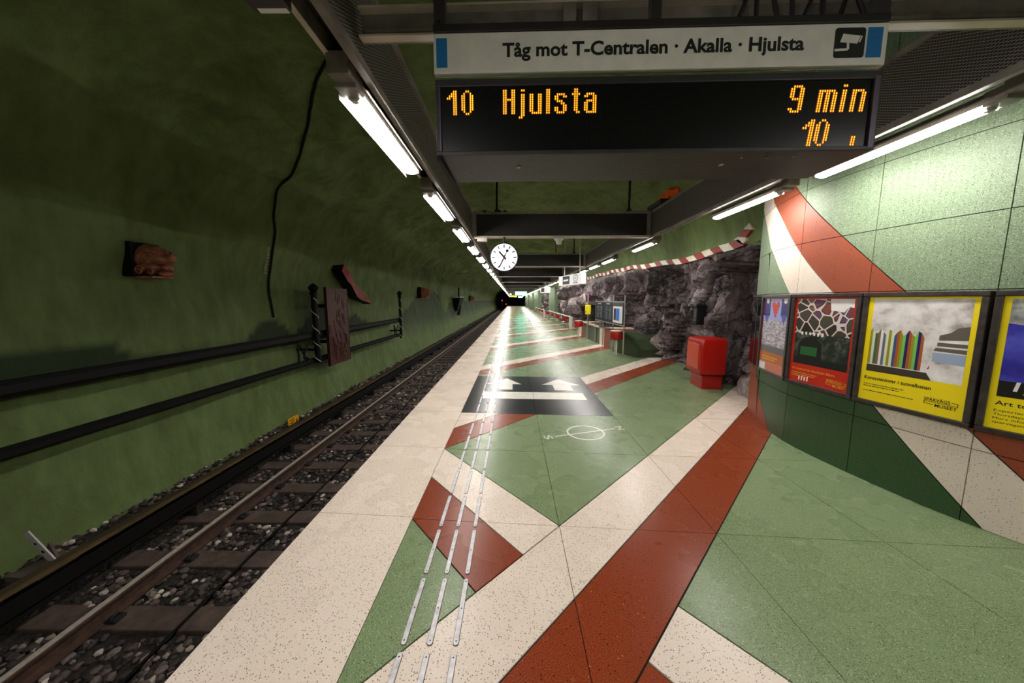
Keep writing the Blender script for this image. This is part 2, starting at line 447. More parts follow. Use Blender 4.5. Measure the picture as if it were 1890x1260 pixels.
# ------------------------------------------------------------------ text helper
_tc = {}
def text_mesh(body, bold=0.0):
    """flat text mesh with baseline at 0, starting at x=0; returns mesh-data lists and bounds"""
    k = (body, bold)
    if k in _tc: return _tc[k]
    cu = bpy.data.curves.new('t', 'FONT'); cu.body = body; cu.size = 1.0; cu.offset = bold; cu.resolution_u = 3
    ob = bpy.data.objects.new('t', cu); C.objects.link(ob)
    me = bpy.data.meshes.new_from_object(ob)
    vs_ = [v.co[:] for v in me.vertices]; fs_ = [tuple(p.vertices) for p in me.polygons]
    bpy.data.objects.remove(ob); bpy.data.curves.remove(cu); bpy.data.meshes.remove(me)
    x0 = min(v[0] for v in vs_); vs_ = [(v[0] - x0, v[1], 0) for v in vs_]
    w = max(v[0] for v in vs_)
    _tc[k] = (vs_, fs_, w); return _tc[k]
def text(mb, body, x, y, h, width=None, z=0, bold=0.0, m=0):
    """h = cap height; width = fitted width"""
    vs_, fs_, w = text_mesh(body, bold)
    sy = h / .72; sx = width / w if width else sy
    return mb.add([(x + v[0] * sx, y + v[1] * sy, z) for v in vs_], fs_, m)

for ch, sgn in (('N', 1), ('S', -1)):
    tm = text(MB(), ch, -.055, -.05, .10, .11, .0016, .012)
    tm.xf(Matrix.Translation((math.cos(ang) * .49 * sgn, math.sin(ang) * .49 * sgn, 0)) @ Matrix.Rotation(ang - PI / 2, 4, 'Z'))
    mobj('letter', tm.mesh('letter'), M['paint_white'], cm)

# ------------------------------------------------------------------ metal guide strips for the blind
bar = MB()
pr = []
for k in range(7): a = PI * k / 6; pr.append((.012 * math.cos(a), .180 + .012 * math.sin(a)))
for k in range(7): a = PI + PI * k / 6; pr.append((.012 * math.cos(a), -.180 + .012 * math.sin(a)))
bar.prism([(x * 1.18, y * 1.01) for x, y in pr], 0, .001, 1); bar.prism(pr, .001, .005, 0)
for yy in (-.172, 0, .172): bar.prism([(.004 * math.cos(a * PI / 3), yy + .004 * math.sin(a * PI / 3)) for a in range(6)], .005, .0056, 1)
bar_me = bar.mesh('metal_bar'); bar_me.materials.append(M['bar_steel']); bar_me.materials.append(M['joint'])
for nm, x0, lab in (('a', -.512, 'row of metal guide bars nearest the white platform edge'), ('b', -.389, 'middle row of metal guide bars set in the platform floor'), ('c', -.266, 'row of metal guide bars farthest from the platform edge')):
    t = thing('guide_strip', lab, 'guide strip', (x0, 0, .0), 0, 'tactile guide strips')
    far = MB()
    for k in range(0, 215):
        y = 1.185 + .42 * k - .05 * (x0 + .5) * .3
        if k < 90:
            o = bpy.data.objects.new('metal_bar', bar_me); C.objects.link(o); o.parent = t; o.location = (0, y, 0)
        else: far.box(-.012, .012, y - .19, y + .19, 0, .005)
    o = build('metal_bar_run', far, M['bar_steel'], t); o['kind'] = 'stuff'

# ------------------------------------------------------------------ cave vault (left wall + ceiling)
PROF = [(-4.62, -1.5), (-4.70, -1.0), (-4.80, -.4), (-4.92, .4), (-5.02, 1.1), (-5.05, 1.8), (-4.95, 2.5), (-4.68, 3.2), (-4.2, 3.8), (-3.4, 4.25),
        (-2.4, 4.5), (-1.2, 4.6), (.2, 4.6), (1.5, 4.5), (2.6, 4.2), (3.4, 3.75), (3.8, 3.3), (3.98, 2.9), (4.05, 2.5)]
def resample(pts, n):
    L = [0]
    for a, b in zip(pts, pts[1:]): L.append(L[-1] + math.dist(a, b))
    out = []
    for i in range(n):
        s = L[-1] * i / (n - 1); k = 0
        while k < len(L) - 2 and L[k + 1] < s: k += 1
        t = (s - L[k]) / (L[k + 1] - L[k]); p0, p1 = pts[k], pts[k + 1]
        q0 = pts[max(k - 1, 0)]; q3 = pts[min(k + 2, len(pts) - 1)]
        out.append(tuple(.5 * (2 * p0[c] + (p1[c] - q0[c]) * t + (2 * q0[c] - 5 * p0[c] + 4 * p1[c] - q3[c]) * t * t + (3 * p0[c] - q0[c] - 3 * p1[c] + q3[c]) * t ** 3) for c in (0, 1)))
    return out
HILL = [(-9, .9), (3.0, 1.09), (3.25, 1.10), (3.48, 1.11), (3.78, 1.05), (4.0, 1.07), (4.15, 1.08), (4.32, .97), (4.55, .82), (5.4, .78), (6.2, .80), (6.5, 1.0), (6.75, 1.13), (6.99, 1.20), (7.32, 1.11), (7.75, .86),
        (8.1, .95), (8.6, 1.25), (9.4, 1.6), (9.88, 1.55), (10.2, 1.2), (10.43, 1.04), (10.7, 1.12), (11.0, 1.17), (11.5, .95), (12.0, .76), (13, .74), (14.6, .88), (15.6, 1.0), (16.2, 1.2), (17.2, 1.55), (18.2, 1.86), (21, 2.2), (24, 1.9), (27, 1.4), (32, 1.7), (40, 1.5), (60, 1.6), (99, 1.5)]
def hill(y):
    for (a, za), (b, zb) in zip(HILL, HILL[1:]):
        if a <= y <= b:
            t = (y - a) / (b - a); t = t * t * (3 - 2 * t); return za + (zb - za) * t
    return .9
def fbm(x, y, z, o=4):
    return noise.fractal(Vector((x, y, z)), 1.0, 2.0, o)
def wall_x(y, z):
    """approximate left-wall surface used to seat the things that hang on it"""
    for (x0, z0), (x1, z1) in zip(PROF, PROF[1:]):
        if z0 <= z <= z1: return x0 + (x1 - x0) * (z - z0) / (z1 - z0)
    return -4.7
prof = resample(PROF, 130)
ys = []
y = -9.0
while y < 112:
    ys.append(y); y += .11 if -.5 < y < 14 else .2 if y < 24 else .6
vb = []; hill_tone = []
for y in ys:
    for i, (x, z) in enumerate(prof):
        a, b = prof[max(i - 1, 0)], prof[min(i + 1, len(prof) - 1)]
        tx, tz = b[0] - a[0], b[1] - a[1]; L = math.hypot(tx, tz); nx, nz = -tz / L, tx / L      # points outwards/left
        low = max(0., min(1., (z + 1.1) / 1.2)) if x < 0 else 1
        amp = (.11 + .22 * max(0, min(1, (z - 1.8) / 1.6))) * (.35 + .65 * low)
        if x > 3: amp *= .4
        d = amp * (fbm(x * .45, y * .45, z * .45, 4) + .35 * fbm(x * 1.7 + 9, y * 1.7, z * 1.7, 3))
        vb.append((x + nx * d, y, z + nz * d))
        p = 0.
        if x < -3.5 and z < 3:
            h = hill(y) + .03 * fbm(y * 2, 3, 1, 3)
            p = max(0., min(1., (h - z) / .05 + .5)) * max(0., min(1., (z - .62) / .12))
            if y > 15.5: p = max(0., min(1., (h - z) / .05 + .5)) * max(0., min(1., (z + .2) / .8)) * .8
        hill_tone.append(p)
n = len(prof)
fs = [(a * n + i, a * n + i + 1, (a + 1) * n + i + 1, (a + 1) * n + i) for a in range(len(ys) - 1) for i in range(n - 1)]
# two objects: left wall and ceiling, split at the crown on the track side
cut = next(i for i, (x, z) in enumerate(prof) if x > -3.4)
def part_of(lo, hi, name, label):
    idx = {}; v2 = []; p2 = []; f2 = []
    for a in range(len(ys)):
        for i in range(lo, hi + 1): idx[(a, i)] = len(v2); v2.append(vb[a * n + i]); p2.append(hill_tone[a * n + i])
    for a in range(len(ys) - 1):
        for i in range(lo, hi): f2.append((idx[(a, i)], idx[(a, i + 1)], idx[(a + 1, i + 1)], idx[(a + 1, i)]))
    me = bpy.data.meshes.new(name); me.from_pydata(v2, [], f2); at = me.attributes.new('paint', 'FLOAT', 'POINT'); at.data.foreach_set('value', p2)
    me.polygons.foreach_set('use_smooth', [True] * len(f2)); me.update()
    return struct(mobj(name, me, M['cave']), label)
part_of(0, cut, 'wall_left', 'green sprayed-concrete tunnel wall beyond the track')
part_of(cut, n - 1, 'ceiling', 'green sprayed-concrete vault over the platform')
# closed cave ends; the black far sheet stands in for unlit tunnel
struct(build('wall_back', MB().box(-5.6, 6, -9.2, -9, -1.5, 5.2), M['cave']))
struct(build('wall_front', MB().box(-5.6, 6, 111, 111.3, -1.5, 5.2), plain('tunnel_dark', (.004, .004, .005, 1), .9)))

# ------------------------------------------------------------------ track
bed_v = []; bed_f = []; nx_ = 26; yb = []
y = -6.0
while y < 108: yb.append(y); y += .12 if y < 12 else .8
for y in yb:
    for i in range(nx_):
        x = -5.0 + 3.56 * i / (nx_ - 1)
        z = -1.235 + .03 * fbm(x * 6, y * 6, 0, 3)
        if x < -4.3: z += .28 * min(1, (-4.3 - x) / .35)
        bed_v.append((x, y, z))
bed_f = [(a * nx_ + i, a * nx_ + i + 1, (a + 1) * nx_ + i + 1, (a + 1) * nx_ + i) for a in range(len(yb) - 1) for i in range(nx_ - 1)]
me = bpy.data.meshes.new('floor_trackbed'); me.from_pydata(bed_v, [], bed_f); me.update()
struct(mobj('floor_trackbed', me, M['ballast_bed']), 'dark ballast bed under the track')
# loose stones
ico = bmesh.new(); bmesh.ops.create_icosphere(ico, subdivisions=1, radius=1)
iv = [v.co.copy() for v in ico.verts]; iff = [tuple(v.index for v in f.verts) for f in ico.faces]; ico.free()
shapes = []
for k in range(10):
    s = (random.uniform(.7, 1.3), random.uniform(.7, 1.3), random.uniform(.45, .8))
    shapes.append([(v.x * s[0] * random.uniform(.75, 1.2), v.y * s[1] * random.uniform(.75, 1.2), v.z * s[2] * random.uniform(.75, 1.2)) for v in iv])
sv = []; sf = []
SLP = [1.26 + .715 * k for k in range(-3, 66)]
for k in range(15000):
    t = random.random() ** 1.5; y = -.2 + 15.5 * t
    x = random.uniform(-4.18, -1.5) if random.random() < .82 else random.uniform(-4.75, -4.30)
    on = min(abs(y - s) for s in SLP[:26]) < .13 and -4.3 < x
    if on: continue
    r_ = random.uniform(.018, .042) * (1 if y < 8 else 1.35)
    z = -1.225 + random.uniform(-.01, .015) + (.28 * min(1, max(0, (-4.3 - x) / .35)) if x < -4.3 else 0)
    a = random.uniform(0, 2 * PI); ca, sa = math.cos(a), math.sin(a); o = len(sv)
    for p in random.choice(shapes): sv.append((x + r_ * (p[0] * ca - p[1] * sa), y + r_ * (p[0] * sa + p[1] * ca), z + r_ * p[2]))
    for f in iff: sf.append((f[0] + o, f[1] + o, f[2] + o))
me = bpy.data.meshes.new('ballast'); me.from_pydata(sv, [], sf); me.update()
o = mobj('ballast', me, M['ballast']); o['kind'] = 'stuff'; o['label'] = 'loose dark ballast stones between the sleepers'; o['category'] = 'ballast'

track = thing('railway_track', 'railway track with worn rails on dark wooden sleepers', 'railway track', (0, 0, -1.2))
RP = [(-.07, 0), (.07, 0), (.07, .014), (.014, .032), (.010, .105), (.034, .118), (.036, .143), (.028, .15), (-.028, .15), (-.036, .143), (-.034, .118), (-.010, .105), (-.014, .032), (-.07, .014)]
for x in (-3.6, -2.165):
    mb = MB().extr([(x + a, b) for a, b in RP], -5, 106)
    rl = build('rail', mb, [M['rail_side'], M['rail_head']], track)
    for p in rl.data.polygons:
        if p.center.z > .148 and abs(p.normal.z) > .6: p.material_index = 1
sl = MB().bbox(-4.28, -1.60, -.12, .12, -.16, 0, .012).mesh('sleeper'); sl.materials.append(M['sleeper'])
clip_me = MB().bbox(-.05, .05, -.05, .05, .0, .03, .008).tube([(0, -.035, .03), (0, -.02, .055), (0, .02, .055), (0, .035, .03)], .012, 6).mesh('rail_clip'); clip_me.materials.append(M['dark_metal'])
for k, y in enumerate(SLP):
    s_ = bpy.data.objects.new('sleeper', sl); C.objects.link(s_); s_.parent = track; s_.location = (random.uniform(-.03, .03), y, random.uniform(-.006, .004)); s_.rotation_euler = (0, 0, random.uniform(-.012, .012))
    if y < 15:
        for x in (-3.70, -3.50, -2.265):
            c_ = bpy.data.objects.new('rail_clip', clip_me); C.objects.link(c_); c_.parent = track; c_.location = (x, y, .004)
tag(build('cable', MB().tube([(-2.86 + .01 * math.sin(k), -2 + k * .5, -1.172 + .004 * math.sin(k * 2.3)) for k in range(60)], .011, 6), M['black'], smooth=True), 'thin black cable lying along the sleepers between the rails', 'cable')

# third rail with its timber cover
t3 = thing('third_rail', 'black conductor rail under a brown cover board with ochre edge', 'conductor rail', (0, 0, -1.2))
build('cover_board', MB().extr([(-4.36, .33), (-4.135, .385), (-4.135, .405), (-4.36, .352)], -5, 106), M['board_brown'], t3)
build('edge_strip', MB().extr([(-4.160, .394), (-4.125, .388), (-4.125, .412), (-4.160, .4145)], -5, 106), M['board_ochre'], t3)
build('conductor', MB().extr([(-4.24, .14), (-4.13, .14), (-4.13, .165), (-4.17, .18), (-4.17, .26), (-4.14, .27), (-4.14, .31), (-4.23, .31), (-4.23, .27), (-4.20, .26), (-4.20, .18), (-4.24, .165)], -5, 106), M['black'], t3)
build('side_board', MB().extr([(-4.115, .215), (-4.10, .215), (-4.10, .36), (-4.115, .36)], -5, 106), M['black'], t3)
br = MB().box(-4.36, -4.12, -.05, .05, -.02, .14).box(-4.36, -4.31, -.03, .03, .14, .34).mesh('bracket'); br.materials.append(M['dark_metal'])
for k in range(24):
    b_ = bpy.data.objects.new('bracket', br); C.objects.link(b_); b_.parent = t3; b_.location = (0, .4 + 1.9 * k, 0)

# white drilled plate standing beside the third rail
wp = thing('drilled_plate', 'leaning white metal plate with two dark holes by the cave wall', 'plate', (-4.45, 3.02, -.90), math.radians(-8))
build('plate', MB().box(-.045, .045, -.006, .006, 0, .36).xf(Matrix.Rotation(math.radians(-24), 4, 'Y') @ Matrix.Rotation(math.radians(10), 4, 'X')), plain('plate_white', srgb(206, 198, 204), .4), wp)
hol = MB()
for z, r_ in ((.12, .016), (.22, .014)): hol.add([(r_ * 1.2 * math.cos(a * PI / 6), -.0075, z + r_ * math.sin(a * PI / 6)) for a in range(12)], [tuple(range(12))])
build_parts('hole', hol.xf(Matrix.Rotation(math.radians(-24), 4, 'Y') @ Matrix.Rotation(math.radians(10), 4, 'X')), M['black'], wp)
build('foot', MB().prism([(-.16, -.22), (.20, -.2), (.14, .10), (-.10, .12)], -.07, .0), M['concrete'], wp)
bk = MB().add([(-.02, .02, 0), (-.20, .03, .0), (-.12, .02, .2), (-.02, .01, .02)], [(0, 1, 2, 3)])
bk = MB().prism([(-.15, 0), (.02, 0), (-.06, .17)], -.01, .01).xf(Matrix.Translation((0, .03, 0)) @ Matrix.Rotation(PI / 2, 4, 'X'))
build('gusset', bk, M['concrete'], wp)

# yellow label low on the wall
yl = thing('warning_label', 'small yellow warning label at the foot of the green wall', 'label', (-4.62, 6.93, -.90), math.radians(0))
build('plate', MB().box(0, .012, -.17, .17, -.07, .07), M['label_yellow'], yl)
lm = MB()
lm.add([(.0135, .13, -.05), (.0135, .06, -.05), (.0135, .095, .01)], [(0, 1, 2)])
for zz, a, b in ((.03, .02, -.13), (-.005, .02, -.10), (-.04, .02, -.14)): lm.box(.0125, .0135, b, a, zz - .008, zz + .008)
build_parts('print', lm, M['sign_black'], yl)

# ------------------------------------------------------------------ things on the left wall
def rail_run(zc, h, y0, y1, nm, lab):
    mb = MB().extr([(-4.62, zc - h / 2), (-4.52, zc - h / 2), (-4.50, zc - h / 4), (-4.50, zc + h / 4), (-4.53, zc + h / 2), (-4.60, zc + h / 2)], y0, y1)
    return tag(build(nm, mb, M['black']), lab, 'rail', 'black wall rails')
rail_run(.81, .15, -4, 13.75, 'wall_rail', 'upper black rail running along the green tunnel wall')
rail_run(.235, .10, -4, 13.75, 'wall_rail', 'lower black rail running along the green tunnel wall')
def twisted_pole(y, z0, z1, r_, lab):
    t = thing('twisted_pole', lab, 'pole', (-4.46, y, z0), 0, 'striped poles on the wall')
    H_ = z1 - z0
    build('shaft', MB().lathe([(r_ * .9, 0), (r_, .03), (r_, H_ - .26), (r_ * 1.25, H_ - .25), (r_ * 1.25, H_ - .21), (r_ * .8, H_ - .19)], 14), M['black'], t, True)
    build('finial', MB().lathe([(r_ * .8, H_ - .19), (r_ * 1.5, H_ - .15), (r_ * 1.75, H_ - .09), (r_ * 1.2, H_ - .05), (r_ * .9, H_ - .03), (.004, H_)], 14), M['black'], t, True)
    turns = 4.2; pts = []
    for k in range(140):
        u = k / 139; a = -u * turns * 2 * PI
        pts.append((math.cos(a) * r_ * 1.02, math.sin(a) * r_ * 1.02, .02 + u * (H_ - .35)))
    build('stripe', MB().tube(pts, .009, 5), M['cream_paint'], t, True)
    for s in (-1,):          # scrolled brackets tying the pole to the rails
        mb = MB()
        mb.tube([(-.06, -.62 + .02, .55), (-.06, -.50, .40), (-.06, -.38, .20), (-.06, -.12, .06)], .022, 6)
        mb.tube([(-.06, -.60, .10), (-.06, -.60, .32), (-.06, -.60, .55)], .02, 6)
        mb.tube([(-.06, -.12, .52), (-.06, -.34, .36), (-.06, -.42, .18), (-.06, -.30, .08), (-.06, -.2, .12)], .02, 6)
        if s == -1: build('scroll_bracket', mb, M['black'], t, True)
    build_parts('wall_stud', MB().tube([(-.6, 0, .3), (0, 0, .3)], .03, 8), M['black'], t)
    return t
twisted_pole(7.72, .18, 1.98, .062, 'thick black pole with white spiral stripe beside the carved red panel')
twisted_pole(13.6, .10, 1.97, .055, 'black pole with white spiral stripe where the wall rails end')
# carved red plank
pk = thing('carved_panel', 'tall reddish brown carved wooden panel standing against the wall', 'panel', (-4.42, 8.62, .02))
build('board', MB().bbox(-.03, .03, -.50, .50, 0, 1.88, .008), M['plank_red'], pk)
gv = MB(); rnd = random.Random(3)
for k in range(46):
    y0 = rnd.uniform(-.46, .46); z0 = rnd.uniform(.03, .95); L = rnd.uniform(.12, .4); a = rnd.uniform(.15, .75)
    p0 = (.031, y0, z0); p1 = (.031, max(-.48, min(.48, y0 - L * math.sin(a))), z0 + L * math.cos(a))
    gv.tube([p0, p1], [.004, .011], 5)
for k in range(16):
    y0 = rnd.uniform(-.1, .3); z0 = rnd.uniform(1.0, 1.6); gv.tube([(.031, y0, z0), (.031, y0 + rnd.uniform(-.04, .04), z0 + rnd.uniform(.1, .25))], [.012, .004], 5)
build_parts('carving', gv, M['plank_dark'], pk, True)
build_parts('frame', MB().box(-.032, .036, -.512, -.49, 0, 1.885).box(-.032, .036, .49, .512, 0, 1.885), M['plank_dark'], pk)
build_parts('back_stud', MB().box(-.62, -.03, -.05, .05, .5, .58).box(-.62, -.03, -.05, .05, 1.4, 1.48), M['black'], pk)

# red twisted pennant standing off the wall
pn = thing('red_pennant', 'long red wavy pennant sculpture hanging diagonally on the wall', 'sculpture', (-4.72, 10.2, 2.0))
A = [(9.55, 2.50, .17), (9.75, 2.28, .22), (9.98, 2.10, .13), (10.25, 1.97, .17), (10.55, 1.83, .24), (10.85, 1.70, .20), (11.05, 1.60, .10), (11.3, 1.48, .012)]
fr_, sd_ = MB(), MB(); pf = []; pb = []
for k, (y, z, w) in enumerate(A):
    y -= 10.2; z -= 2.0; bx = .05 * math.sin(k * 1.1)
    w *= .72; y += .12; pf += [(bx, y + w * .55, z + w * .75), (bx, y - w * .55, z - w * .75)]
    pb += [(bx - .30, y + w * .45, z + w * .6), (bx - .30, y - w * .45, z - w * .6)]
K_ = len(pf)
for k in range(0, K_ - 2, 2): fr_.add([pf[k], pf[k + 1], pf[k + 3], pf[k + 2]], [(0, 1, 2, 3)])
for k in range(0, K_ - 2, 2):
    sd_.add([pf[k], pf[k + 2], pb[k + 2], pb[k]], [(0, 1, 2, 3)]); sd_.add([pf[k + 1], pb[k + 1], pb[k + 3], pf[k + 3]], [(0, 1, 2, 3)])
sd_.add([pf[0], pb[0], pb[1], pf[1]], [(0, 1, 2, 3)])
mobj('red_front', fr_.mesh('red_front'), plain('pennant_red', srgb(150, 12, 8), .5), pn); mobj('black_flank', sd_.mesh('black_flank'), M['black'], pn)

# carved stone heads on consoles
def stone_head(y, z, s, lab):
    x = wall_x(y, z)
    t = thing('stone_head', lab, 'sculpture', (x, y, z), 0, 'carved stone heads')
    t.scale = (s, s, s)
    bm = bmesh.new(); bmesh.ops.create_icosphere(bm, subdivisions=4, radius=1)
    for v in bm.verts:
        p = v.co.copy(); X, Yv, Z = p.x, p.y, p.z
        q = Vector((X * .34 + .16, Yv * .20, Z * .24))
        # forehead slopes down to the snout, hollow eye, mouth slit
        fwd = max(0, X); side = math.exp(-((abs(Yv) - .55) / .3) ** 2)
        q.x += .10 * fwd * math.exp(-((Z + .02) / .3) ** 2)
        q.z += .03 * fwd * math.exp(-((Z - .5) / .2) ** 2)
        q.x -= .20 * fwd * math.exp(-((Z + .36) / .09) ** 2)
        q.y -= math.copysign(.07, Yv) * side * math.exp(-((X - .45) / .22) ** 2) * math.exp(-((Z - .28) / .14) ** 2)
        q.y -= math.copysign(.06, Yv) * side * math.exp(-((Z + .34) / .08) ** 2) * max(0, X)
        d = .02 * noise.fractal(p * 2.6 + Vector((y, 0, 0)), 1, 2, 4); q += p * d
        v.co = q
    me = bpy.data.meshes.new('head'); bm.to_mesh(me); bm.free(); mobj('head', me, M['brick_red'], t, True)
    def ball(nm, c, r, e=(1, 1, 1)):
        prof_ = [(max(.002, r * math.sin(PI * k / 10)), -r * math.cos(PI * k / 10)) for k in range(11)]
        build(nm, MB().lathe(prof_, 14).xf(Matrix.Translation(c) @ Matrix.Diagonal((e[0], e[1], e[2], 1))), M['brick_red'], t, True)
    ball('nose', (.53, 0, .02), .075, (1, 1.2, .9)); ball('lower_lip', (.46, 0, -.14), .06, (1.1, 1.6, .8)); ball('chin', (.42, 0, -.235), .06, (1.3, 1.8, .8))
    for sy in (-1, 1):
        ball('eye', (.34, sy * .145, .075), .032)
        build('brow', MB().tube([(.20, sy * .20, .12), (.32, sy * .18, .135), (.44, sy * .11, .10), (.52, sy * .05, .09)], [.022, .03, .03, .02], 8), M['brick_red'], t, True)
        cu = [(.20 + .075 * (1 - k / 26) * math.cos(k * .42), sy * .205, -.19 + .075 * (1 - k / 26) * math.sin(k * .42)) for k in range(22)]
        build('curl', MB().tube(cu, .019, 7), M['brick_red'], t, True)
        cu = [(.34 + .05 * (1 - k / 22) * math.cos(2 - k * .45), sy * .17, -.215 + .05 * (1 - k / 22) * math.sin(2 - k * .45)) for k in range(17)]
        build('curl', MB().tube(cu, .016, 7), M['brick_red'], t, True)
    build('console', MB().bbox(-.20, .14, -.24, .24, -.29, .27, .03), M['black'], t)
    build('base_ledge', MB().bbox(-.2, .40, -.20, .20, -.31, -.28, .01), M['brick_red'], t)
    return t
stone_head(4.66, 2.14, .80, 'large carved reddish stone lion head high on the tunnel wall')
stone_head(18.6, 2.02, 1.05, 'small distant carved stone head beyond the striped poles')
stone_head(40.0, 1.85, 1.1, 'far dark stone head near the dark tunnel mouth')

# black console with a beaded rim farther down the wall
cx = thing('wall_console', 'black wall console with white beaded rim far along the track', 'console', (-4.85, 29.5, .8))
build('body', MB().add([(0, -1.2, 1.0), (.55, -1.2, 1.0), (.55, 1.2, 1.0), (0, 1.2, 1.0), (0, -.35, -.1), (.12, -.35, -.1), (.12, .35, -.1), (0, .35, -.1)], [(0, 1, 2, 3), (4, 7, 6, 5), (0, 4, 5, 1), (1, 5, 6, 2), (2, 6, 7, 3), (3, 7, 4, 0)]), M['black'], cx)
bd = MB()
for k in range(9): bd.lathe([(.01, 0), (.07, .05), (.07, .09), (.01, .14)], 8, 0, (.5, -1.1 + k * .275, .99))
build('bead_rim', bd, M['cream_paint'], cx, True)
build('bracket', MB().tube([(.1, .9, 1.0), (.2, .9, .3), (.05, .9, -.5)], .12, 8).tube([(.1, .9, 1.1), (.1, .9, 1.9)], .07, 8), M['black'], cx)
nc = thing('dark_medallion', 'dark round relief on the wall above the beaded console', 'relief', (-5.0, 25.0, 2.2))
nb = MB().lathe([(.1, .14), (1.2, .16), (1.5, .08), (1.55, 0)], 24).xf(Matrix.Rotation(PI / 2, 4, 'Y') @ Matrix.Scale(1.0, 4, (1, 0, 0)))
build('disc', nb, M['cave'], nc, True)
zz = thing('white_zigzag', 'thin white zigzag strip on the wall past the second stone head', 'strip', (-4.98, 22.0, 2.2))
build('strip', MB().tube([(.05, -.1, .75), (.06, .25, .45), (.05, -.15, .15), (.06, .3, -.1), (.05, -.1, -.4), (.05, .2, -.65)], .018, 5), M['cream_paint'], zz)

# hanging black cable down the wall to the top of the darker hill shape
CR = [(-2.26, 4.49, 4.51), (-2.56, 4.87, 4.46), (-2.86, 5.22, 4.39), (-3.25, 5.7, 4.29), (-3.63, 6.08, 4.12), (-3.96, 6.39, 3.93), (-4.3, 6.58, 3.67), (-4.51, 6.66, 3.41), (-4.72, 6.8, 3.09), (-4.87, 6.89, 2.7), (-4.97, 6.95, 2.39), (-5.03, 7.03, 1.97), (-5.04, 7.12, 1.53), (-5.02, 7.15, 1.17)]
from mathutils.bvhtree import BVHTree
bvh = BVHTree.FromPolygons([Vector(p) for p in vb], fs)
pts = []
for p, q in zip(CR, CR[1:]):
    for i in range(8):
        c_ = Vector(p).lerp(Vector(q), i / 8); hit = bvh.find_nearest(c_); pts.append(hit[0] + (Vector((0, c_.y, 1.8)) - hit[0]).normalized() * .012 + Vector((0, .012 * math.sin(len(pts) * .23), 0)))
tag(build('wall_cable', MB().tube([sum((pts[max(0, min(len(pts) - 1, i + d))] for d in range(-3, 4)), Vector()) / 7 + Vector((.012, 0, -.01)) for i in range(len(pts))], .022, 6), M['black'], smooth=True), 'black cable hanging down the green wall to a dark painted hilltop', 'cable')
wl = thing('wall_lettering', 'tiny vertical row of white letters beside the hanging wall cable', 'lettering', (0, 0, 0))
for i in range(13):
    t_ = i / 12; c_ = Vector((-4.88, 6.77, 2.66)).lerp(Vector((-5.0, 6.87, 2.17)), t_); h_ = bvh.find_nearest(c_)[0]
    z_ = h_.z; x_ = h_.x + .03
    build('letter_mark', MB().tube([(x_, h_.y - .035, z_ + .010), (x_ + .002, h_.y + .03, z_ + (.012 if i % 3 else -.012)), (x_, h_.y - .03, z_ - .012)], .0055, 4), M['cream_paint'], wl)

# ------------------------------------------------------------------ right-hand pier with terrazzo panels and posters
PL = [(4.25, 5.6), (3.525, 4.978), (3.274, 4.44), (3.099, 3.76), (3.132, 3.038), (3.271, 2.331), (3.588, 1.685), (4.05, 1.13), (4.6, .66), (5.3, .4)]
SP = [-1.55, -.59, 0.0]
for a, b in zip(PL[2:], PL[3:]): SP.append(SP[-1] + math.dist(a, b))
def pier_pt(s, off=0.0):
    k = 0
    while k < len(SP) - 2 and SP[k + 1] < s: k += 1
    t = (s - SP[k]) / (SP[k + 1] - SP[k]); p0, p1 = PL[k], PL[k + 1]
    # gentle outward bow between panel joints, sharp corner kept at s=0 and s=-.59
    dx, dy = p1[0] - p0[0], p1[1] - p0[1]; L = math.hypot(dx, dy); nx, ny = dy / L, -dx / L
    if k >= 2:
        q0 = PL[k - 1] if k > 2 else None; q3 = PL[k + 2] if k + 2 < len(PL) else None
        m0 = ((p1[0] - q0[0]) / 2, (p1[1] - q0[1]) / 2) if q0 else (dx, dy)
        m1 = ((q3[0] - p0[0]) / 2, (q3[1] - p0[1]) / 2) if q3 else (dx, dy)
        h = (2 * t ** 3 - 3 * t * t + 1, t ** 3 - 2 * t * t + t, -2 * t ** 3 + 3 * t * t, t ** 3 - t * t)
        x, y = (h[0] * p0[c] + h[1] * m0[c] + h[2] * p1[c] + h[3] * m1[c] for c in (0, 1))
    else: x, y = p0[0] + dx * t, p0[1] + dy * t
    return (x + nx * off, y + ny * off)
ZL = [0, .55, .70, 1.675, 2.2, 2.75, 3.3, 4.3]
pier_base = MB()
ss = [SP[0] + (SP[-1] - SP[0]) * k / 120 for k in range(121)]
pv = []
for s in ss:
    x, y = pier_pt(s, -.012)
    pv += [(x, y, -.02), (x, y, 4.4)]
pier_base.add(pv, [(2 * k, 2 * k + 2, 2 * k + 3, 2 * k + 1) for k in range(120)])
pier = struct(mobj('wall_right', pier_base.mesh('wall_right'), M['joint']), 'curved pier clad in green, white and red terrazzo panels')
def pier_colour(s, z):
    q = s + z
    if 2.25 < q < 2.8: return 'wall_white_t'
    if 2.8 < q < 3.35: return 'wall_red_t'
    if q < .38 and s < .6: return 'wall_red_t'
    return 'wall_dgreen_t' if z < .70 else 'wall_green_t'
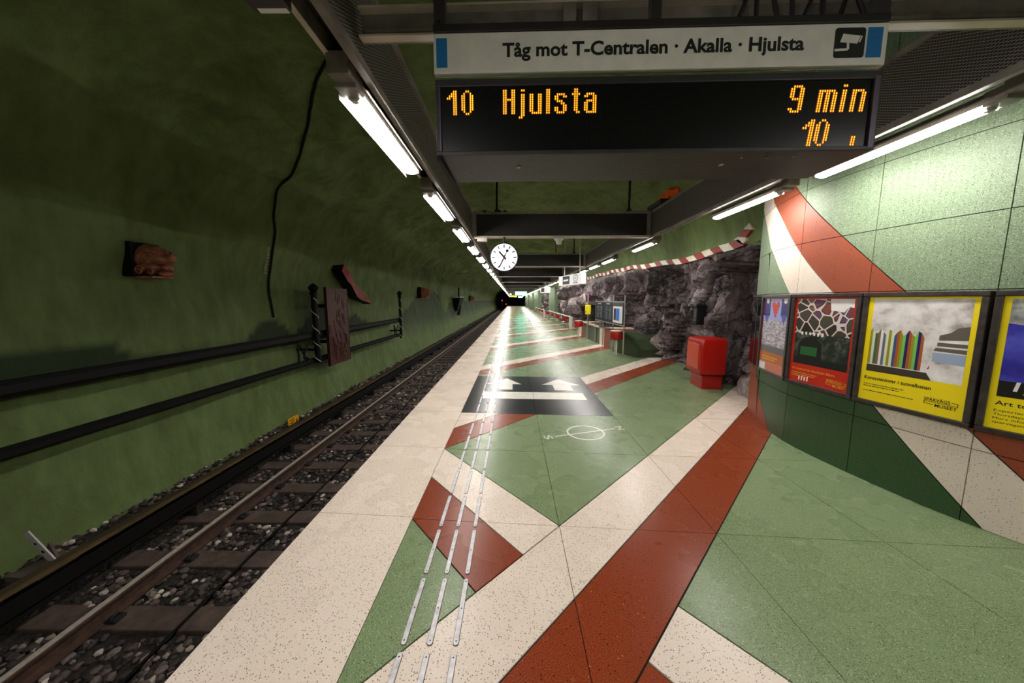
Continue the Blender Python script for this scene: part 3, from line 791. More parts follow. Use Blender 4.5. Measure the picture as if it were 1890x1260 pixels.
def curved_panel(poly, mat):
    """polygon in (s,z) wrapped on the pier, subdivided along s"""
    s0, s1 = min(p[0] for p in poly), max(p[0] for p in poly); nseg = max(1, int(math.ceil((s1 - s0) / .12)))
    mb = MB()
    for k in range(nseg):
        a, b = s0 + (s1 - s0) * k / nseg, s0 + (s1 - s0) * (k + 1) / nseg
        q = clip(clip(poly, lambda p: p[0] - a, 1), lambda p: b - p[0], 1)
        c = []
        for p in q:
            if not c or math.dist(p, c[-1]) > 1e-4: c.append(p)
        if len(c) > 1 and math.dist(c[0], c[-1]) < 1e-4: c.pop()
        if len(c) < 3: continue
        nn = len(c)
        fr = [(*pier_pt(p[0], 0), p[1]) for p in c]; bk_ = [(*pier_pt(p[0], -.012), p[1]) for p in c]
        fs_ = [tuple(range(nn))]
        for i in range(nn):
            j = (i + 1) % nn
            on_cut = (abs(c[i][0] - a) < 1e-6 and abs(c[j][0] - a) < 1e-6 and k > 0) or (abs(c[i][0] - b) < 1e-6 and abs(c[j][0] - b) < 1e-6 and k < nseg - 1)
            if not on_cut: fs_.append((i, i + nn, j + nn, j))
        mb.add(fr + bk_, fs_)
    bm = bmesh.new(); me = mb.mesh('terrazzo_panel'); bm.from_mesh(me)
    bmesh.ops.remove_doubles(bm, verts=bm.verts[:], dist=1e-5); bmesh.ops.recalc_face_normals(bm, faces=bm.faces[:]); bm.to_mesh(me); bm.free()
    return mobj('terrazzo_panel', me, M[mat], pier, True)
for k in range(len(SP) - 1):
    for z0, z1 in zip(ZL, ZL[1:]):
        ps = [[(SP[k], z0), (SP[k + 1], z0), (SP[k + 1], z1), (SP[k], z1)]]
        for q in (.38, 2.25, 2.8, 3.35): ps = split(ps, lambda p, q=q: p[0] + p[1] - q)
        for p in ps:
            c = cen(p); q = inset(p, .003, 1.5)
            if q: curved_panel(q, pier_colour(*c))

# --- poster cases
def frame_matrix(k):
    p0, p1 = PL[k], PL[k + 1]
    ex = Vector((p1[0] - p0[0], p1[1] - p0[1], 0)); W = ex.length; ex.normalize()
    up = Vector((0, 0, 1)); nz = ex.cross(up)
    o = Vector((p0[0], p0[1], .70)) + nz * .035
    return Matrix(((ex.x, up.x, nz.x, o.x), (ex.y, up.y, nz.y, o.y), (ex.z, up.z, nz.z, o.z), (0, 0, 0, 1))), W
PH = .965
def poster(k, lab, sheet_mat):
    Mx, W = frame_matrix(k)
    t = thing('poster_case', lab, 'poster'); t.matrix_world = Mx
    fr = MB()
    g = .004; b = .036
    fr.bbox(g, W - g, 0, b, -.05, .02, .006).bbox(g, W - g, PH - b, PH, -.05, .02, .006).bbox(g, g + b, b + .003, PH - b - .003, -.05, .02, .006).bbox(W - g - b, W - g, b + .003, PH - b - .003, -.05, .02, .006)
    build_parts('frame_bar', fr, M['case_frame'], t)
    build('sheet', MB().box(g + b - .002, W - g - b + .002, b - .002, PH - b + .002, -.04, .0), sheet_mat, t)
    return t, g + b, b, W - 2 * (g + b), PH - 2 * b
M['case_frame'] = mottled('poster_frame', srgb(52, 46, 44), srgb(78, 70, 68), 15, .35, .4)
def flat(t, name, polys, mat, z=.0008):
    mb = MB()
    for p in polys: mb.add([(x, y, z) for x, y in p], [tuple(range(len(p)))])
    return mobj(name, mb.mesh(name), mat, t)
def rect(x0, y0, x1, y1): return [(x0, y0), (x1, y0), (x1, y1), (x0, y1)]
def print_mat(name, col, rough=.35): return plain(name, col, rough)
PM = {n_: print_mat('print_' + n_, srgb(*c)) for n_, c in dict(yellow=(238, 214, 14), red=(186, 34, 14), ink=(26, 26, 24), navy=(38, 34, 110), lav=(150, 160, 210), heart=(186, 52, 48), violet=(78, 76, 160), grey=(92, 92, 96), white=(226, 222, 222), dark=(18, 20, 18), orange=(178, 96, 40), pink=(198, 112, 92), gold=(220, 160, 40), teal=(58, 98, 90), brown=(126, 92, 50), olive=(150, 138, 30), pale=(206, 214, 180), blue=(48, 84, 130), slate=(92, 104, 124), lime=(110, 190, 90), indigo=(36, 26, 92), rust=(160, 84, 40), stone=(96, 88, 78), ice=(150, 164, 190)).items()}
def cloudy(name, c0, c1, c2, scale, stretch=(1, 1, 1)):
    m, nt, b = newmat(name); v = pos(nt, vec=stretch)
    nt.links.new(ramp(nt, noise_n(nt, v, scale, 6, .6), [(.3, c0), (.5, c1), (.7, c2)]), b.inputs['Base Color']); b.inputs['Roughness'].default_value = .35; return m
PM['cave_pic'] = cloudy('print_cave', srgb(150, 140, 134), srgb(214, 208, 206), srgb(236, 232, 234), 7)
PM['street'] = cloudy('print_street', srgb(92, 86, 104), srgb(168, 160, 172), srgb(228, 222, 222), 14, (1, 1, 3))
PM['dusk'] = cloudy('print_dusk', srgb(14, 18, 14), srgb(30, 44, 30), srgb(96, 96, 92), 12)
PM['bluecave'] = cloudy('print_blue_cave', srgb(26, 24, 96), srgb(50, 48, 160), srgb(84, 86, 196), 5)
PM['greycave'] = cloudy('print_grey_cave', srgb(60, 62, 56), srgb(140, 142, 142), srgb(220, 220, 220), 9)
def cells_mat():
    m, nt, b = newmat('print_cells'); v = pos(nt)
    a = N(nt, 'ShaderNodeTexVoronoi', feature='DISTANCE_TO_EDGE'); a.inputs['Scale'].default_value = 9.5; nt.links.new(v, a.inputs['Vector'])
    c = N(nt, 'ShaderNodeTexVoronoi'); c.inputs['Scale'].default_value = 9.5; nt.links.new(v, c.inputs['Vector'])
    sp = N(nt, 'ShaderNodeSeparateColor'); nt.links.new(c.outputs['Color'], sp.inputs[0])
    col = ramp(nt, sp.outputs[0], [(.0, srgb(30, 30, 24)), (.4, srgb(70, 66, 54)), (.55, srgb(40, 44, 38)), (.7, srgb(120, 60, 42)), (.8, srgb(50, 60, 130)), (.9, srgb(150, 84, 40)), (1, srgb(100, 96, 82))])
    r1 = N(nt, 'ShaderNodeValToRGB'); nt.links.new(a.outputs['Distance'], r1.inputs[0]); r1.color_ramp.interpolation = 'CONSTANT'
    e = r1.color_ramp.elements; e[0].position = 0; e[0].color = (1, 1, 1, 1); e[1].position = .055; e[1].color = (0, 0, 0, 1)
    r2 = N(nt, 'ShaderNodeValToRGB'); nt.links.new(a.outputs['Distance'], r2.inputs[0]); r2.color_ramp.interpolation = 'CONSTANT'
    e = r2.color_ramp.elements; e[0].position = 0; e[0].color = (1, 1, 1, 1); e[1].position = .10; e[1].color = (0, 0, 0, 1)
    col = mix(nt, r2.outputs[0], col, srgb(66, 34, 28)); col = mix(nt, r1.outputs[0], col, srgb(206, 196, 192))
    nt.links.new(col, b.inputs['Base Color']); b.inputs['Roughness'].default_value = .35; return m
PM['cells'] = cells_mat()
def logo(t, x, y, w, mat):
    mb = MB(); h = w * .135
    text(mb, 'SPÅRVÄGS', x, y + h * 1.55, h, w * .76, .0012, .012)
    text(mb, 'MUSEET', x + w * .34, y, h, w * .62, .0012, .012)
    th = w * .02
    def bar_(x0, y0, x1, y1): mb.add([(a, b, .0012) for a, b in rect(x0, y0, x1, y1)], [(0, 1, 2, 3)])
    bar_(x, y + h * 1.22, x + w * .98, y + h * 1.22 + th); bar_(x, y + h * .55, x + th, y + h * 1.25); bar_(x, y + h * .55, x + w * .30, y + h * .55 + th)
    bar_(x + w * .96, y + h * 1.22, x + w * .98, y + h * 2.0); bar_(x + w * .80, y + h * 2.0, x + w * .98, y + h * 2.0 + th)
    return mobj('logo', mb.mesh('logo'), mat, t)
def small_lines(t, x, y, widths, h, gap, mat):
    """rows of tiny illegible print"""
    mb = MB(); rr = random.Random(int(x * 1e4 + y * 1e3))
    for i, w in enumerate(widths):
        xx = x
        while xx < x + w:
            lw = rr.uniform(.6, 2.6) * h
            mb.add([(a, b, .0011) for a, b in rect(xx, y - i * gap, min(xx + lw, x + w), y - i * gap + h * .75)], [(0, 1, 2, 3)]); xx += lw + h * .45
    return mobj('small_print', mb.mesh('small_print'), mat, t)
# 0: pixel heart
t, ox, oy, w, h = poster(2, 'leftmost poster with a red pixel heart on blue above grey blur', PM['red'])
flat(t, 'picture_field', [rect(ox + .012, oy + h * .70, ox + w - .01, oy + h - .01)], PM['lav'], .0004)
sq = w / 13; top = oy + h - .012
flat(t, 'blue_block', [rect(ox + .014, top - 4.2 * sq, ox + 3.8 * sq, top), rect(ox + 9.2 * sq, top - 4.2 * sq, ox + w - .012, top)], PM['navy'], .0008)
flat(t, 'light_block', [rect(ox + (1.5 + a) * sq, top - (1 + .5 * a) * sq, ox + (2.9 - a) * sq, top) for a in (0, .4)] + [rect(ox + (10.3 + a) * sq, top - (1 + .5 * a) * sq, ox + (11.8 - a) * sq, top) for a in (0, .4)], PM['white'], .0012)
HP = ['.XX...XX.', 'XXXX.XXXX', 'XXXXXXXXX', 'XXXXXXXXX', '.XXXXXXX.', '.XXXXXXX.', '..XXXXX..', '..XXXXX..', '...XXX...', '...XXX...', '....X....']
ps_ = .0205
flat(t, 'heart', [rect(ox + w * .5 + (c - 4.5) * ps_, top - .03 - (r_ + 1) * ps_ * .86, ox + w * .5 + (c - 3.5) * ps_, top - .03 - r_ * ps_ * .86) for r_, row in enumerate(HP) for c, ch in enumerate(row) if ch == 'X'], PM['heart'], .0012)
tri = []
for cxx in (.17, .83):
    for i in range(5): tri.append(rect(ox + w * cxx - (5 - i) * .013, top - .185 - (i + 1) * .022, ox + w * cxx + (5 - i) * .013, top - .185 - i * .022))
flat(t, 'step_triangle', tri, PM['violet'], .0008)
flat(t, 'picture_street', [rect(ox + .012, oy + h * .34, ox + w - .01, oy + h * .70)], PM['street'], .0005)
flat(t, 'dark_band', [rect(ox + .012, oy + h * .255, ox + w - .01, oy + h * .345)], PM['grey'], .0006)
flat(t, 'orange_band', [rect(ox, oy + h * .12, ox + w, oy + h * .255)], PM['orange'], .0006)
flat(t, 'pink_band', [rect(ox, oy, ox + w, oy + h * .12)], PM['pink'], .0006)
flat(t, 'corner_tag', [rect(ox, oy, ox + w * .26, oy + h * .10)], PM['white'], .0010)
small_lines(t, ox + w * .12, oy + h * .18, [w * .6, w * .5], .022, .03, PM['gold'])
# 1: red poster with cell picture
t, ox, oy, w, h = poster(3, 'red bordered poster of dark polygon cells between heart and yellow posters', PM['red'])
flat(t, 'picture_cells', [rect(ox + .03, oy + h * .58, ox + w - .03, oy + h - .016)], PM['cells'], .0004)
flat(t, 'picture_hall', [rect(ox + .03, oy + h * .22, ox + w - .03, oy + h * .58)], PM['dusk'], .0005)
flat(t, 'pale_corner', [[(ox + w * .60, oy + h - .016), (ox + w * .62, oy + h * .86), (ox + w * .82, oy + h * .84), (ox + w * .88, oy + h * .90), (ox + w - .03, oy + h * .89), (ox + w - .03, oy + h - .016)]], PM['white'], .0007)
flat(t, 'dark_floor', [rect(ox + .03, oy + h * .22, ox + w - .03, oy + h * .30)], PM['dark'], .0008)
flat(t, 'arch_teeth', [[(ox + w * (.16 + .07 * i), oy + h * (.565 + .01 * math.sin(i))), (ox + w * (.195 + .07 * i), oy + h * .565), (ox + w * (.195 + .07 * i), oy + h * .60), (ox + w * (.16 + .07 * i), oy + h * .60)] for i in range(6)], PM['white'], .0009)
flat(t, 'arch', [[(ox + w * .13, oy + h * .30)] + [(ox + w * (.33 - .21 * math.cos(PI * k / 8)), oy + h * (.42 + .13 * math.sin(PI * k / 8))) for k in range(9)] + [(ox + w * .54, oy + h * .30)]], PM['dark'], .0007)
flat(t, 'green_gleam', [rect(ox + w * .17, oy + h * .33, ox + w * .46, oy + h * .43)], print_mat('print_green', srgb(34, 92, 44)), .0009)
tm = MB(); text(tm, 'Art tours in the Stockholm Metro', ox + .03, oy + h * .145, .026, w * .74, .0011, .006); mobj('lettering', tm.mesh('lettering'), PM['gold'], t)
small_lines(t, ox + .03, oy + h * .105, [w * .46, w * .42, w * .3], .009, .018, PM['gold'])
logo(t, ox + w * .66, oy + h * .035, w * .31, PM['gold'])
flat(t, 'torn_sticker', [[(ox + w * (.18 + .05 * i), oy + h * .028), (ox + w * (.205 + .05 * i), oy + h * .02), (ox + w * (.21 + .05 * i), oy + h * (.075 + .012 * (i % 2))), (ox + w * (.185 + .05 * i), oy + h * .07)] for i in range(4)], PM['white'], .0014)
# 2: yellow poster
t, ox, oy, w, h = poster(4, 'yellow poster headed Konstvisningar i tunnelbanan with coloured stripe picture', PM['yellow'])
px0, px1, py0, py1 = ox + .035, ox + w - .035, oy + h * .285, oy + h - .018
PW, PHh = px1 - px0, py1 - py0
flat(t, 'picture', [rect(px0, py0, px1, py1)], PM['cave_pic'], .0004)
cols = ['olive', 'pale', 'teal', 'brown', 'white', 'slate', 'pale', 'olive', 'pale', 'blue', 'rust', 'olive', 'lime', 'indigo', 'rust', 'olive', 'lime', 'indigo', 'rust']
for i, cn in enumerate(cols):
    a = px0 + PW * .60 * i / len(cols); b = px0 + PW * .60 * (i + 1) / len(cols)
    tp = py0 + PHh * (.56 + .045 * math.sin(i * 1.9)) ; tq = py0 + PHh * (.56 + .045 * math.sin((i + 1) * 1.9))
    flat(t, 'colour_stripe', [[(a, py0 + PHh * .10), (b, py0 + PHh * .10), (b, tq), (a, tp)]], PM[cn], .0008)
flat(t, 'dark_floor', [[(px0, py0), (px0 + PW * .72, py0), (px0 + PW * .66, py0 + PHh * .095), (px0, py0 + PHh * .105)]], print_mat('print_floor', srgb(60, 52, 44)), .0009)
flat(t, 'pale_line', [[(px0, py0 + PHh * .098), (px0 + PW * .68, py0 + PHh * .088), (px0 + PW * .68, py0 + PHh * .097), (px0, py0 + PHh * .108)]], PM['white'], .0010)
ex = px0 + PW * .74
flat(t, 'escalator_hood', [[(ex, py0 + PHh * .50), (ex, py0 + PHh * .56), (ex + PW * .10, py0 + PHh * .60), (ex + PW * .16, py0 + PHh * .66), (px1, py0 + PHh * .68), (px1, py0 + PHh * .52)]], PM['stone'], .0008)
flat(t, 'escalator_band', [rect(ex - PW * .01, py0 + PHh * .43, px1, py0 + PHh * .475), [(ex - PW * .04, py0 + PHh * .37), (px1, py0 + PHh * .36), (px1, py0 + PHh * .41), (ex - PW * .02, py0 + PHh * .41)]], PM['stone'], .0008)
flat(t, 'escalator_panel', [[(ex - PW * .04, py0 + PHh * .24), (px1, py0 + PHh * .22), (px1, py0 + PHh * .35), (ex - PW * .04, py0 + PHh * .35)]], PM['ice'], .0008)
flat(t, 'red_figure', [[(ex - PW * .08, py0 + PHh * .13), (ex - PW * .055, py0 + PHh * .14), (ex - PW * .055, py0 + PHh * .19)]], PM['heart'], .0010)
tm = MB(); text(tm, 'Konstvisningar i tunnelbanan', ox + .03, oy + h * .205, .030, w * .66, .0011, .02); mobj('lettering', tm.mesh('lettering'), PM['ink'], t)
small_lines(t, ox + .03, oy + h * .155, [w * .42, w * .38], .008, .018, PM['ink'])
small_lines(t, ox + .03, oy + h * .09, [w * .52], .008, .018, PM['ink'])
logo(t, ox + w * .66, oy + h * .07, w * .29, PM['ink'])
# 3: yellow and blue poster at the right border
t, ox, oy, w, h = poster(5, 'yellow bordered poster of a blue cave at the right edge', PM['yellow'])
flat(t, 'picture_top', [rect(ox + .03, oy + h * .70, ox + w - .03, oy + h - .018)], PM['greycave'], .0004)
flat(t, 'picture_blue', [[(ox + .03, oy + h * .27), (ox + w - .03, oy + h * .27), (ox + w - .03, oy + h * .70), (ox + w * .5, oy + h * .74), (ox + .03, oy + h * .80)]], PM['bluecave'], .0007)
flat(t, 'dark_ground', [rect(ox + .03, oy + h * .25, ox + w - .03, oy + h * .37)], PM['dark'], .0009)
flat(t, 'figure_yellow', [[(ox + w * .20, oy + h * .28), (ox + w * .24, oy + h * .28), (ox + w * .29, oy + h * .39), (ox + w * .25, oy + h * .40)]], PM['gold'], .0011)
flat(t, 'figure_white', [[(ox + w * .14, oy + h * .30), (ox + w * .165, oy + h * .30), (ox + w * .18, oy + h * .37), (ox + w * .155, oy + h * .37)]], PM['white'], .0011)
tm = MB(); text(tm, 'Art tours', ox + .03, oy + h * .185, .030, w * .30, .0011, .01); mobj('lettering', tm.mesh('lettering'), PM['ink'], t)
tm = MB()
for i, ln in enumerate(('Experience the', 'Thursdays and Sat', 'More information', 'sparvagsmuseet.')):
    tm = text(MB(), ln, ox + .03, oy + h * (.135 - .03 * i), .016, w * .33, .0011); mobj('small_print', tm.mesh('small_print'), PM['ink'], t)
# glassy end panel of the poster row
Mx, W = frame_matrix(1)
t = thing('case_end_panel', 'dark glossy panel closing the far end of the poster row', 'panel'); t.matrix_world = Mx
build('glass', MB().box(.02, W - .01, .0, PH, -.06, .0), M['glass_dark'], t)
build_parts('frame', MB().bbox(.0, W, -.006, .02, -.06, .008, .004).bbox(.0, W, PH - .02, PH + .004, -.06, .008, .004).bbox(W * .52, W * .55, .02, PH - .02, -.04, .006, .003), M['case_frame'], t)

# ------------------------------------------------------------------ rock wall on the right
CANDY = [(5.4, 2.60), (5.99, 2.60), (6.32, 2.55), (7.22, 2.52), (8.43, 2.51), (9.74, 2.57), (12.1, 2.66), (15.0, 2.69), (17.7, 2.67), (21.6, 2.72), (27.5, 2.55), (40, 2.6), (112, 2.6)]
def candy_z(y):
    if y < CANDY[1][0]: return CANDY[1][1]
    for (a, za), (b, zb) in zip(CANDY, CANDY[1:]):
        if a <= y <= b: return za + (zb - za) * (y - a) / (b - a)
    return 2.6
def rock_patch(y0, y1, dy, nz, name):
    vs_ = []; cols_ = int((y1 - y0) / dy) + 1
    for a in range(cols_):
        y = y0 + dy * a
        for i in range(nz + 1):
            z = -.04 + (candy_z(y) + .06) * i / nz
            p = Vector((y * .8, z * .8, 2.2))
            d = -.30
            wv = noise.noise_vector(Vector((y * 1.3, z * 1.3, 4.))) * .22
            for sc_, am, tl in ((.75, .40, .34), (1.9, .17, .20), (4.6, .06, .10)):
                q = Vector(((y + wv.x) * sc_, (z * .8 + wv.y) * sc_, 1.7 + sc_))
                ds_, pt = noise.voronoi(q); c0 = pt[0]
                h1 = noise.cell(c0 * 13.7 + Vector((.5, .5, .5))); h2 = noise.cell(c0 * 7.3 + Vector((3.1, 1.7, .2))); h3 = noise.cell(c0 * 5.9 + Vector((9.1, 4.7, 2.2)))
                d += am * (h1 - .0) + tl / sc_ * ((h2 - .5) * 2 * (q.x - c0.x) + (h3 - .5) * 2 * (q.y - c0.y)) - am * .8 * max(0, .10 - (ds_[1] - ds_[0])) / .10
            d += .10 * noise.fractal(p * 2.6, .9, 2.0, 4)
            top = max(0, (z - 2.0) / .6); d *= 1 - .5 * min(1, top)
            x = 3.98 - d * .8
            if 8.8 < y: x -= .12 * min(1, (y - 8.8) / 2)
            if 5.5 < y < 7.1 and z < 1.05: x = max(x, 3.86)
            if 6.8 < y < 7.4 and 1.0 < z < 1.6: x = max(x, 3.90)
            if z < .6: x = max(x, 3.60 if y > 7.4 else 3.80)
            if z > 2.3: x = x + (3.97 - .12 * min(1, max(0, (y - 7.5) / 3)) - x) * min(1, (z - 2.3) / .2)
            vs_.append((x, y, z))
    fs_ = [(a * (nz + 1) + i, (a + 1) * (nz + 1) + i, (a + 1) * (nz + 1) + i + 1, a * (nz + 1) + i + 1) for a in range(cols_ - 1) for i in range(nz)]
    me = bpy.data.meshes.new(name); me.from_pydata(vs_, [], fs_); me.update()
    return struct(mobj(name, me, M['rock']))
struct(rock_patch(4.9, 15.05, .05, 56, 'wall_rock'), 'dark bare rock face beside the platform')
struct(rock_patch(15.0, 40.0, .12, 26, 'wall_rock_far'), 'rock face farther down the platform')
struct(rock_patch(39.9, 111, .5, 10, 'wall_rock_end'), 'rock face at the far end')
# candy-striped band along the top of the rock
cb = thing('striped_band', 'red and white striped band along the top of the rock', 'band', (0, 0, 0))
path = []
for (a, za), (b, zb) in zip(CANDY[1:11], CANDY[2:11]):
    L = math.hypot(b - a, zb - za); kk = max(1, int(L / .06))
    for i in range(kk): path.append((a + (b - a) * i / kk, za + (zb - za) * i / kk))
segL = .25; acc = 0; seg = [path[0]]; kseg = 0; segs = []
for p, q in zip(path, path[1:]):
    acc += math.dist(p, q); seg.append(q)
    if acc >= segL: segs.append(seg); seg = [q]; acc = 0
def xr(y): return 3.90 - .14 * min(1, max(0, (y - 7.5) / 3))
def band_piece(poly, mat):
    n_ = len(poly)
    tp = [(xr(y), y, z) for y, z in poly]; dv = [(xr(y) + .10, y, z) for y, z in poly]
    build('stripe', MB().add(tp + dv, [tuple(range(n_)), tuple(range(2 * n_ - 1, n_ - 1, -1))] + [(i, i + n_, (i + 1) % n_ + n_, (i + 1) % n_) for i in range(n_)]), mat, cb)
band_piece([(5.823, 2.867), (5.96, 2.79), (5.717, 2.734)], M['cream_paint'])
band_piece([(5.96, 2.79), (5.76, 2.745), (5.888, 2.645), (6.087, 2.689)], M['red_paint'])
band_piece([(6.087, 2.689), (5.888, 2.645), (5.88, 2.59), (5.97, 2.545), (6.20, 2.66)], M['cream_paint'])
for k, sg in enumerate(segs[:88]):
    (ya, za), (yb_, zb) = sg[0], sg[-1]
    hw = .062 + .008 * math.sin(k * 2.1); sh = .085
    wa, wb = .02 * math.sin(ya * 3), .02 * math.sin(yb_ * 3)
    band_piece([(ya + sh, za + hw + wa), (yb_ + sh, zb + hw + wb), (yb_ - sh, zb - hw + wb), (ya - sh, za - hw + wa)], M['red_paint'] if k % 2 == 0 else M['cream_paint'])

# low terrazzo plinth under the rock
M['plinth_t'] = terrazzo('plinth_terrazzo', srgb(44, 56, 34), srgb(56, 70, 44), srgb(26, 36, 20), srgb(80, 92, 66), .25, .15, .3, 150)
pl = thing('terrazzo_plinth', 'low green terrazzo plinth with white and red bands below the rock', 'plinth', (0, 0, 0))
yl_ = [9.5, 9.9, 10.4, 11.25, 11.85, 12.45, 13.3, 14.2, 14.85, 15.45, 16.05]
cl = ['plinth_t', 'plinth_t', 'plinth_t', 'wall_red_t', 'wall_white_t', 'plinth_t', 'plinth_t', 'plinth_t', 'wall_red_t', 'wall_white_t']
def plx(y): return 3.70 - .50 * min(1, (y - 8.9) / 1.5) - .07 * max(0, min(1, (y - 12) / 3))
for a, b, cc in zip(yl_, yl_[1:], cl):
    h0, h1 = .62 * min(1, (a - 9.2) / .9), .62 * min(1, (b - 9.2) / .9)
    v8 = [(plx(a), a + .003, 0), (plx(b), b - .003, 0), (4.3, b - .003, 0), (4.3, a + .003, 0), (plx(a), a + .003, h0), (plx(b), b - .003, h1), (4.3, b - .003, h1), (4.3, a + .003, h0)]
    build('panel', MB().add(v8, [(0, 3, 2, 1), (4, 5, 6, 7), (0, 1, 5, 4), (1, 2, 6, 5), (2, 3, 7, 6), (3, 0, 4, 7)]), M[cc], pl)
build('cap', MB().box(3.14, 3.30, 12.5, 16.05, .60, .65), M['white_t'], pl)

# ------------------------------------------------------------------ furniture along the right side
gb = thing('grit_bin', 'big red plastic grit bin standing against the dark rock', 'bin', (3.60, 6.30, 0), math.radians(-4))
build('base', MB().bbox(-.15, .20, -.25, .22, 0, .28, .015), M['red_plastic'], gb)
b_ = MB()
lv = [(.24, .0), (.28, .055), (.33, .065), (.84, .065), (.90, .05), (.925, .01)]
rv = []
for z, e in lv:
    x0, x1, y0, y1 = -.16 - e, .20, -.26 - e, .23 + e; c_ = .035
    rv += [(x0 + c_, y0, z), (x1, y0, z), (x1, y1, z), (x0 + c_, y1, z), (x0, y1 - c_, z), (x0, y0 + c_, z)]
fsb = [tuple(range(5, -1, -1)), tuple(range(6 * (len(lv) - 1), 6 * len(lv)))]
for k in range(len(lv) - 1):
    for j in range(6): fsb.append((6 * k + j, 6 * k + (j + 1) % 6, 6 * k + 6 + (j + 1) % 6, 6 * k + 6 + j))
b_.add(rv, fsb)
build('body', b_, M['red_plastic'], gb, True)
build('front_hatch', MB().bbox(-.238, -.215, -.24, .22, .36, .82, .008), plain('red_hatch', srgb(196, 52, 14), .25), gb)

ib = thing('intercom_box', 'small black notice box hung on the rock above the red bin', 'box', (3.83, 7.10, 1.10), math.radians(-6))
build('body', MB().bbox(-.05, .14, -.10, .10, 0, .40, .03), M['black'], ib)
build('hood', MB().bbox(-.07, .14, -.11, .11, .35, .42, .025), M['black'], ib)
lm = MB()
for k in range(9): lm.box(-.0525, -.0515, -.075, .075 - .03 * (k % 3), .08 + k * .028, .088 + k * .028)
build_parts('print', lm, plain('pale_print', srgb(96, 96, 98), .5), ib)

# notice board on steel posts
nb = thing('notice_board', 'grey notice board with dark panels and blue poster before the rock', 'notice board', (3.15, 9.65, 0))
for k, (y, z1) in enumerate(((-.02, 1.74), (1.05, 1.76), (2.2, 1.68), (3.30, 1.62))):
    build('post', MB().tube([(0, y, .04), (0, y, z1)], .022, 8), M['chrome'], nb)
for nm, y0, y1, mt in (('panel', .02, 1.0, 'white'), ('panel', 1.05, 2.15, 'd'), ('panel', 2.18, 3.25, 'd')):
    f = build(nm, MB().bbox(-.03, .02, y0, y1, .90, 1.535, .008), M['screen_dark'] if mt == 'd' else plain('board_grey', srgb(46, 44, 46), .4), nb)
    f.name = 'panel'
    if mt == 'white':
        build('sheet', MB().box(-.034, -.03, y0 + .06, y1 - .04, .93, 1.42), PM['white'], f)
        build('blue_print', MB().box(-.036, -.034, y0 + .32, y0 + .62, 1.0, 1.36), M['screen_blue'], f)
        build('dark_print', MB().box(-.036, -.034, y0 + .64, y0 + .86, 1.0, 1.36), PM['dark'], f)
    else:
        lm = MB(); rr = random.Random(int(y0 * 10))
        for i in range(10):
            for c_ in range(2): lm.box(-.033, -.0305, y0 + .1 + c_ * .45, y0 + .1 + c_ * .45 + rr.uniform(.15, .38), 1.0 + i * .042, 1.012 + i * .042)
        build_parts('print', lm, plain('board_print', srgb(120, 134, 150), .5), f)
        build('header', MB().box(-.034, -.03, y0 + .3, y0 + .7, 1.475, 1.495), PM['white'], f)
build_parts('cross_bar', MB().box(-.015, .015, 0, 3.3, 1.54, 1.57).box(-.015, .015, 0, 3.3, .86, .89), M['chrome'], nb)

yb_t = thing('yellow_box', 'yellow ticket box on a pole beside the notice board', 'box', (3.10, 14.1, 0))
build('body', MB().bbox(-.09, .09, -.17, .17, 1.02, 1.42, .04), M['yellow_plastic'], yb_t)
build('slot', MB().box(-.095, -.088, -.05, .05, 1.08, 1.16), M['black'], yb_t)
build('pole', MB().tube([(.0, .0, 0), (.0, .0, 1.9)], .03, 8), M['chrome'], yb_t)

def litter_bin(x, y, lab):
    t = thing('litter_bin', lab, 'litter bin', (x, y, 0), 0, 'red litter bins')
    build('drum', MB().lathe([(.16, .46), (.185, .48), (.19, .66), (.175, .70), (.15, .70), (.145, .6)], 18), M['red_plastic'], t, True)
    build_parts('stand', MB().tube([(0, -.05, 0), (0, -.05, .47)], .022, 8).tube([(0, .07, 0), (0, .07, .47)], .022, 8), M['cream_paint'], t)
    build('liner_ring', MB().lathe([(.188, .695), (.192, .705), (.192, .715), (.16, .715)], 18), M['light_metal'], t, True)
    return t
litter_bin(3.06, 10.0, 'red round litter bin in front of the notice board')
litter_bin(2.90, 14.95, 'red round litter bin by the yellow ticket box')

# rows of red seats with a handrail
def seat(x, y, i, lab, grp):
    t = thing('waiting_chair', lab, 'chair', (x, y, 0), 0, grp)
    sh = []
    for k in range(9):
        a = PI * .5 + PI * k / 8; sh.append((.22 * math.cos(a), .24 * math.sin(a)))
    mb = MB(); vv = [(px_, py_, z) for z in (.42, .60) for px_, py_ in sh] + [(px_ * .9, py_ * .9, z) for z in (.42, .60) for px_, py_ in sh]
    ff = []
    for k in range(8): ff += [(k, k + 1, k + 10, k + 9), (18 + k, 27 + k, 28 + k, 19 + k), (9 + k, 10 + k, 28 + k, 27 + k), (k, 18 + k, 19 + k, k + 1)]
    mb.add(vv, ff); build('backrest', mb, M['red_plastic'], t)
    build('seat', MB().prism([(px_ * .95, py_ * .95) for px_, py_ in sh], .40, .44), M['red_plastic'], t)
    build('leg', MB().tube([(-.05, 0, 0), (-.05, 0, .40)], .03, 8), M['chrome'], t)
    build('under_frame', MB().tube([(-.12, -.22, .36), (-.14, 0, .30), (-.12, .22, .36)], .025, 6).tube([(.05, -.2, .22), (-.12, 0, .2), (.05, .2, .22)], .02, 6), M['chrome'], t)
    return t
for i, y in enumerate((20.2, 23.2, 26.2, 29.5)):
    seat(3.16, y, i, '%s red waiting chair of the nearer handrail row' % ORD[i], 'red seats of the nearer row')
for i, y in enumerate((33.2, 36.2, 39.5, 43)):
    seat(3.24, y, i, '%s red waiting chair of the farther handrail row' % ORD[i], 'red seats of the farther row')
